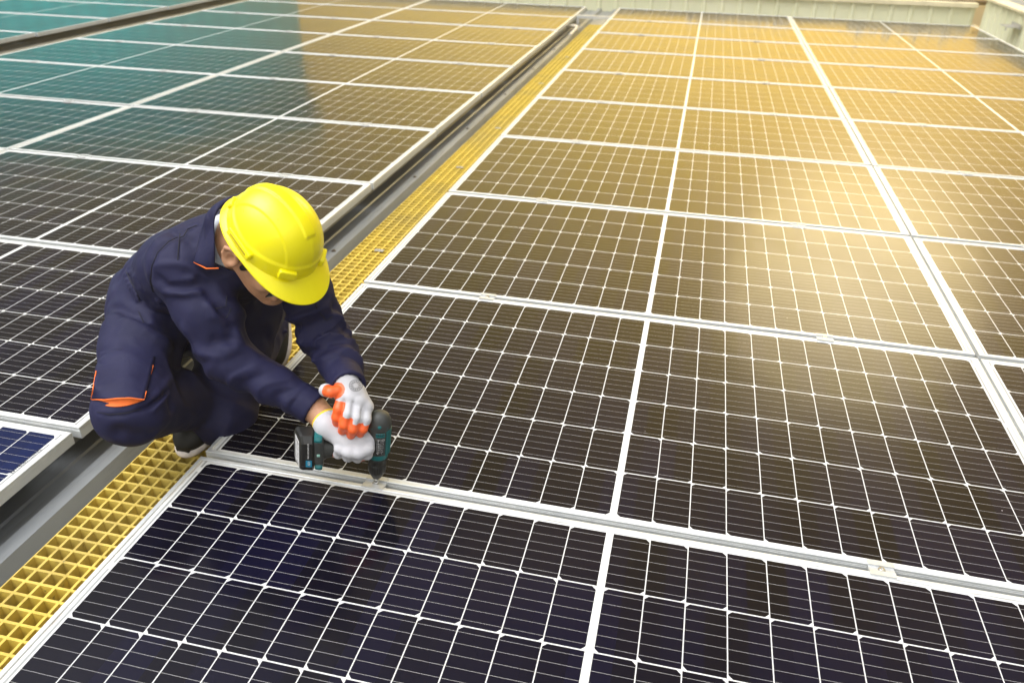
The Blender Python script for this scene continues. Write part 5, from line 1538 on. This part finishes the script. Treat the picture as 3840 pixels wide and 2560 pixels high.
def slab(q, x0, x1, y0, y1, z0, z1, ch_, x_t=0.0):
    """battery-like block with chamfered upper and lower front corners"""
    out = [(y0, z0 + ch_ * 0.5), (y0 + ch_ * 0.3, z0), (y1 - ch_ * 0.5, z0 + 0.004), (y1, z0 + ch_), (y1, z1 - ch_ * 0.6), (y1 - ch_ * 0.4, z1), (y0 + ch_ * 0.3, z1), (y0, z1 - ch_ * 0.5)]
    cy, cz = (y0 + y1) / 2, (z0 + z1) / 2
    vs = []
    for x_, sc in ((x0, 0.93), (x0 + 0.004, 1.0), (x1 - 0.008, 1.0), (x1 - 0.002, 0.93), (x1, 0.84)):
        vs += [(x_ - (x_t * (y - y0) if x_ > (x0 + x1) / 2 else 0.0), cy + (y - cy) * sc, cz + (z - cz) * sc) for y, z in out]
    n = len(out)
    q.mesh(vs, [(i * n + k, i * n + (k + 1) % n, (i + 1) * n + (k + 1) % n, (i + 1) * n + k) for i in range(4) for k in range(n)] + [tuple(range(n)), tuple(4 * n + k for k in range(n))])


foot = dpart('battery_foot', lambda q: slab(q, 0.126, 0.148, -0.026, 0.027, 0.056, 0.152, 0.022), M_DGREY, drill, 25)
dpart('teal_trim', lambda q: slab(q, 0.1282, 0.1455, -0.0275, 0.0282, 0.052, 0.075, 0.012), M_DTEAL, foot, 25)
dpart('teal_trim', lambda q: slab(q, 0.1290, 0.1470, -0.0272, 0.0284, 0.130, 0.1545, 0.012), M_DTEAL, foot, 25)
def led(q):
    q.rbox((0.1335, 0.0260, 0.100), (0.1405, 0.0278, 0.107), 0.0008, 0, None, 2, 1)
dpart('indicator', led, simple("indicator_mint", (0.35, 0.62, 0.52), 0.4), foot, 30)
def skew(q):
    q.v = [(0.1965 + (x_ - 0.1842) - 0.34 * (y + 0.027), y, z - 0.003) for x_, y, z in q.v]


bat = dpart('battery', lambda q: slab(q, 0.1475, 0.196, -0.027, 0.028, 0.046, 0.153, 0.026, 0.34), M_DBLACK, drill, 25)
dpart('battery_label', lambda q: (q.box((0.1842, -0.019, 0.066), (0.1846, 0.019, 0.140)), skew(q)), M_LBL, bat)
def lab_marks(q):
    r_ = random.Random(9)
    for k in range(7):
        for j in range(4):
            if r_.random() < 0.75:
                y = -0.0165 + 0.0085 * j; z = 0.070 + 0.0095 * k
                q.box((0.18475, y, z), (0.1849, y + r_.uniform(0.003, 0.007), z + r_.uniform(0.0012, 0.006)))
    skew(q)
dpart('label_print', lab_marks, simple("print_grey", (0.20, 0.18, 0.18), 0.5), bat)
dpart('blue_sticker', lambda q: q.box((0.1515, 0.0275, 0.0705), (0.1655, 0.0287, 0.0890)), M_BLUE, bat)


def drill_text(s_, size, y, x_, z_, mat, parent):
    # letters run down the front face of the battery, read from the top
    Mt = DM @ Matrix.Translation((x_, y, z_)) @ Matrix(((0, 1, 0, 0), (0, 0, 1, 0), (-1, 0, 0, 0), (0, 0, 0, 1))).inverted().transposed().to_4x4()
    Rl = Matrix(((0, -1, 0, 0), (0, 0, 1, 0), (-1, 0, 0, 0), (0, 0, 0, 1)))
    return text_part('lettering', s_, size, DM @ Matrix.Translation((x_, y, z_)) @ Rl, mat, parent, 0.0002)


drill_text('LITHIUM-ION 1.5Ah', 0.0050, 0.02835, 0.1600, 0.1165, M_LBL, bat)
drill_text('12V', 0.0085, 0.0290, 0.1585, 0.0815, M_LBL, bat)


# ------------------------------------------------------------------ warm air between the camera and the far rows
if HAZE_DENSITY > 0:
    mb = MB(); mb.box((-115, -115, -8.5), (115, 115, 5.6))
    hz = bpy.data.materials.new("haze_air"); hz.use_nodes = True
    hn = hz.node_tree.nodes; hn.clear()
    ho = hn.new('ShaderNodeOutputMaterial'); hv = hn.new('ShaderNodeVolumePrincipled')
    hv.inputs['Color'].default_value = (0.98, 0.88, 0.58, 1)
    hv.inputs['Density'].default_value = HAZE_DENSITY
    hv.inputs['Anisotropy'].default_value = 0.72
    hz.node_tree.links.new(hv.outputs[0], ho.inputs['Volume'])
    tag(mb.build('haze', hz), kind='stuff')
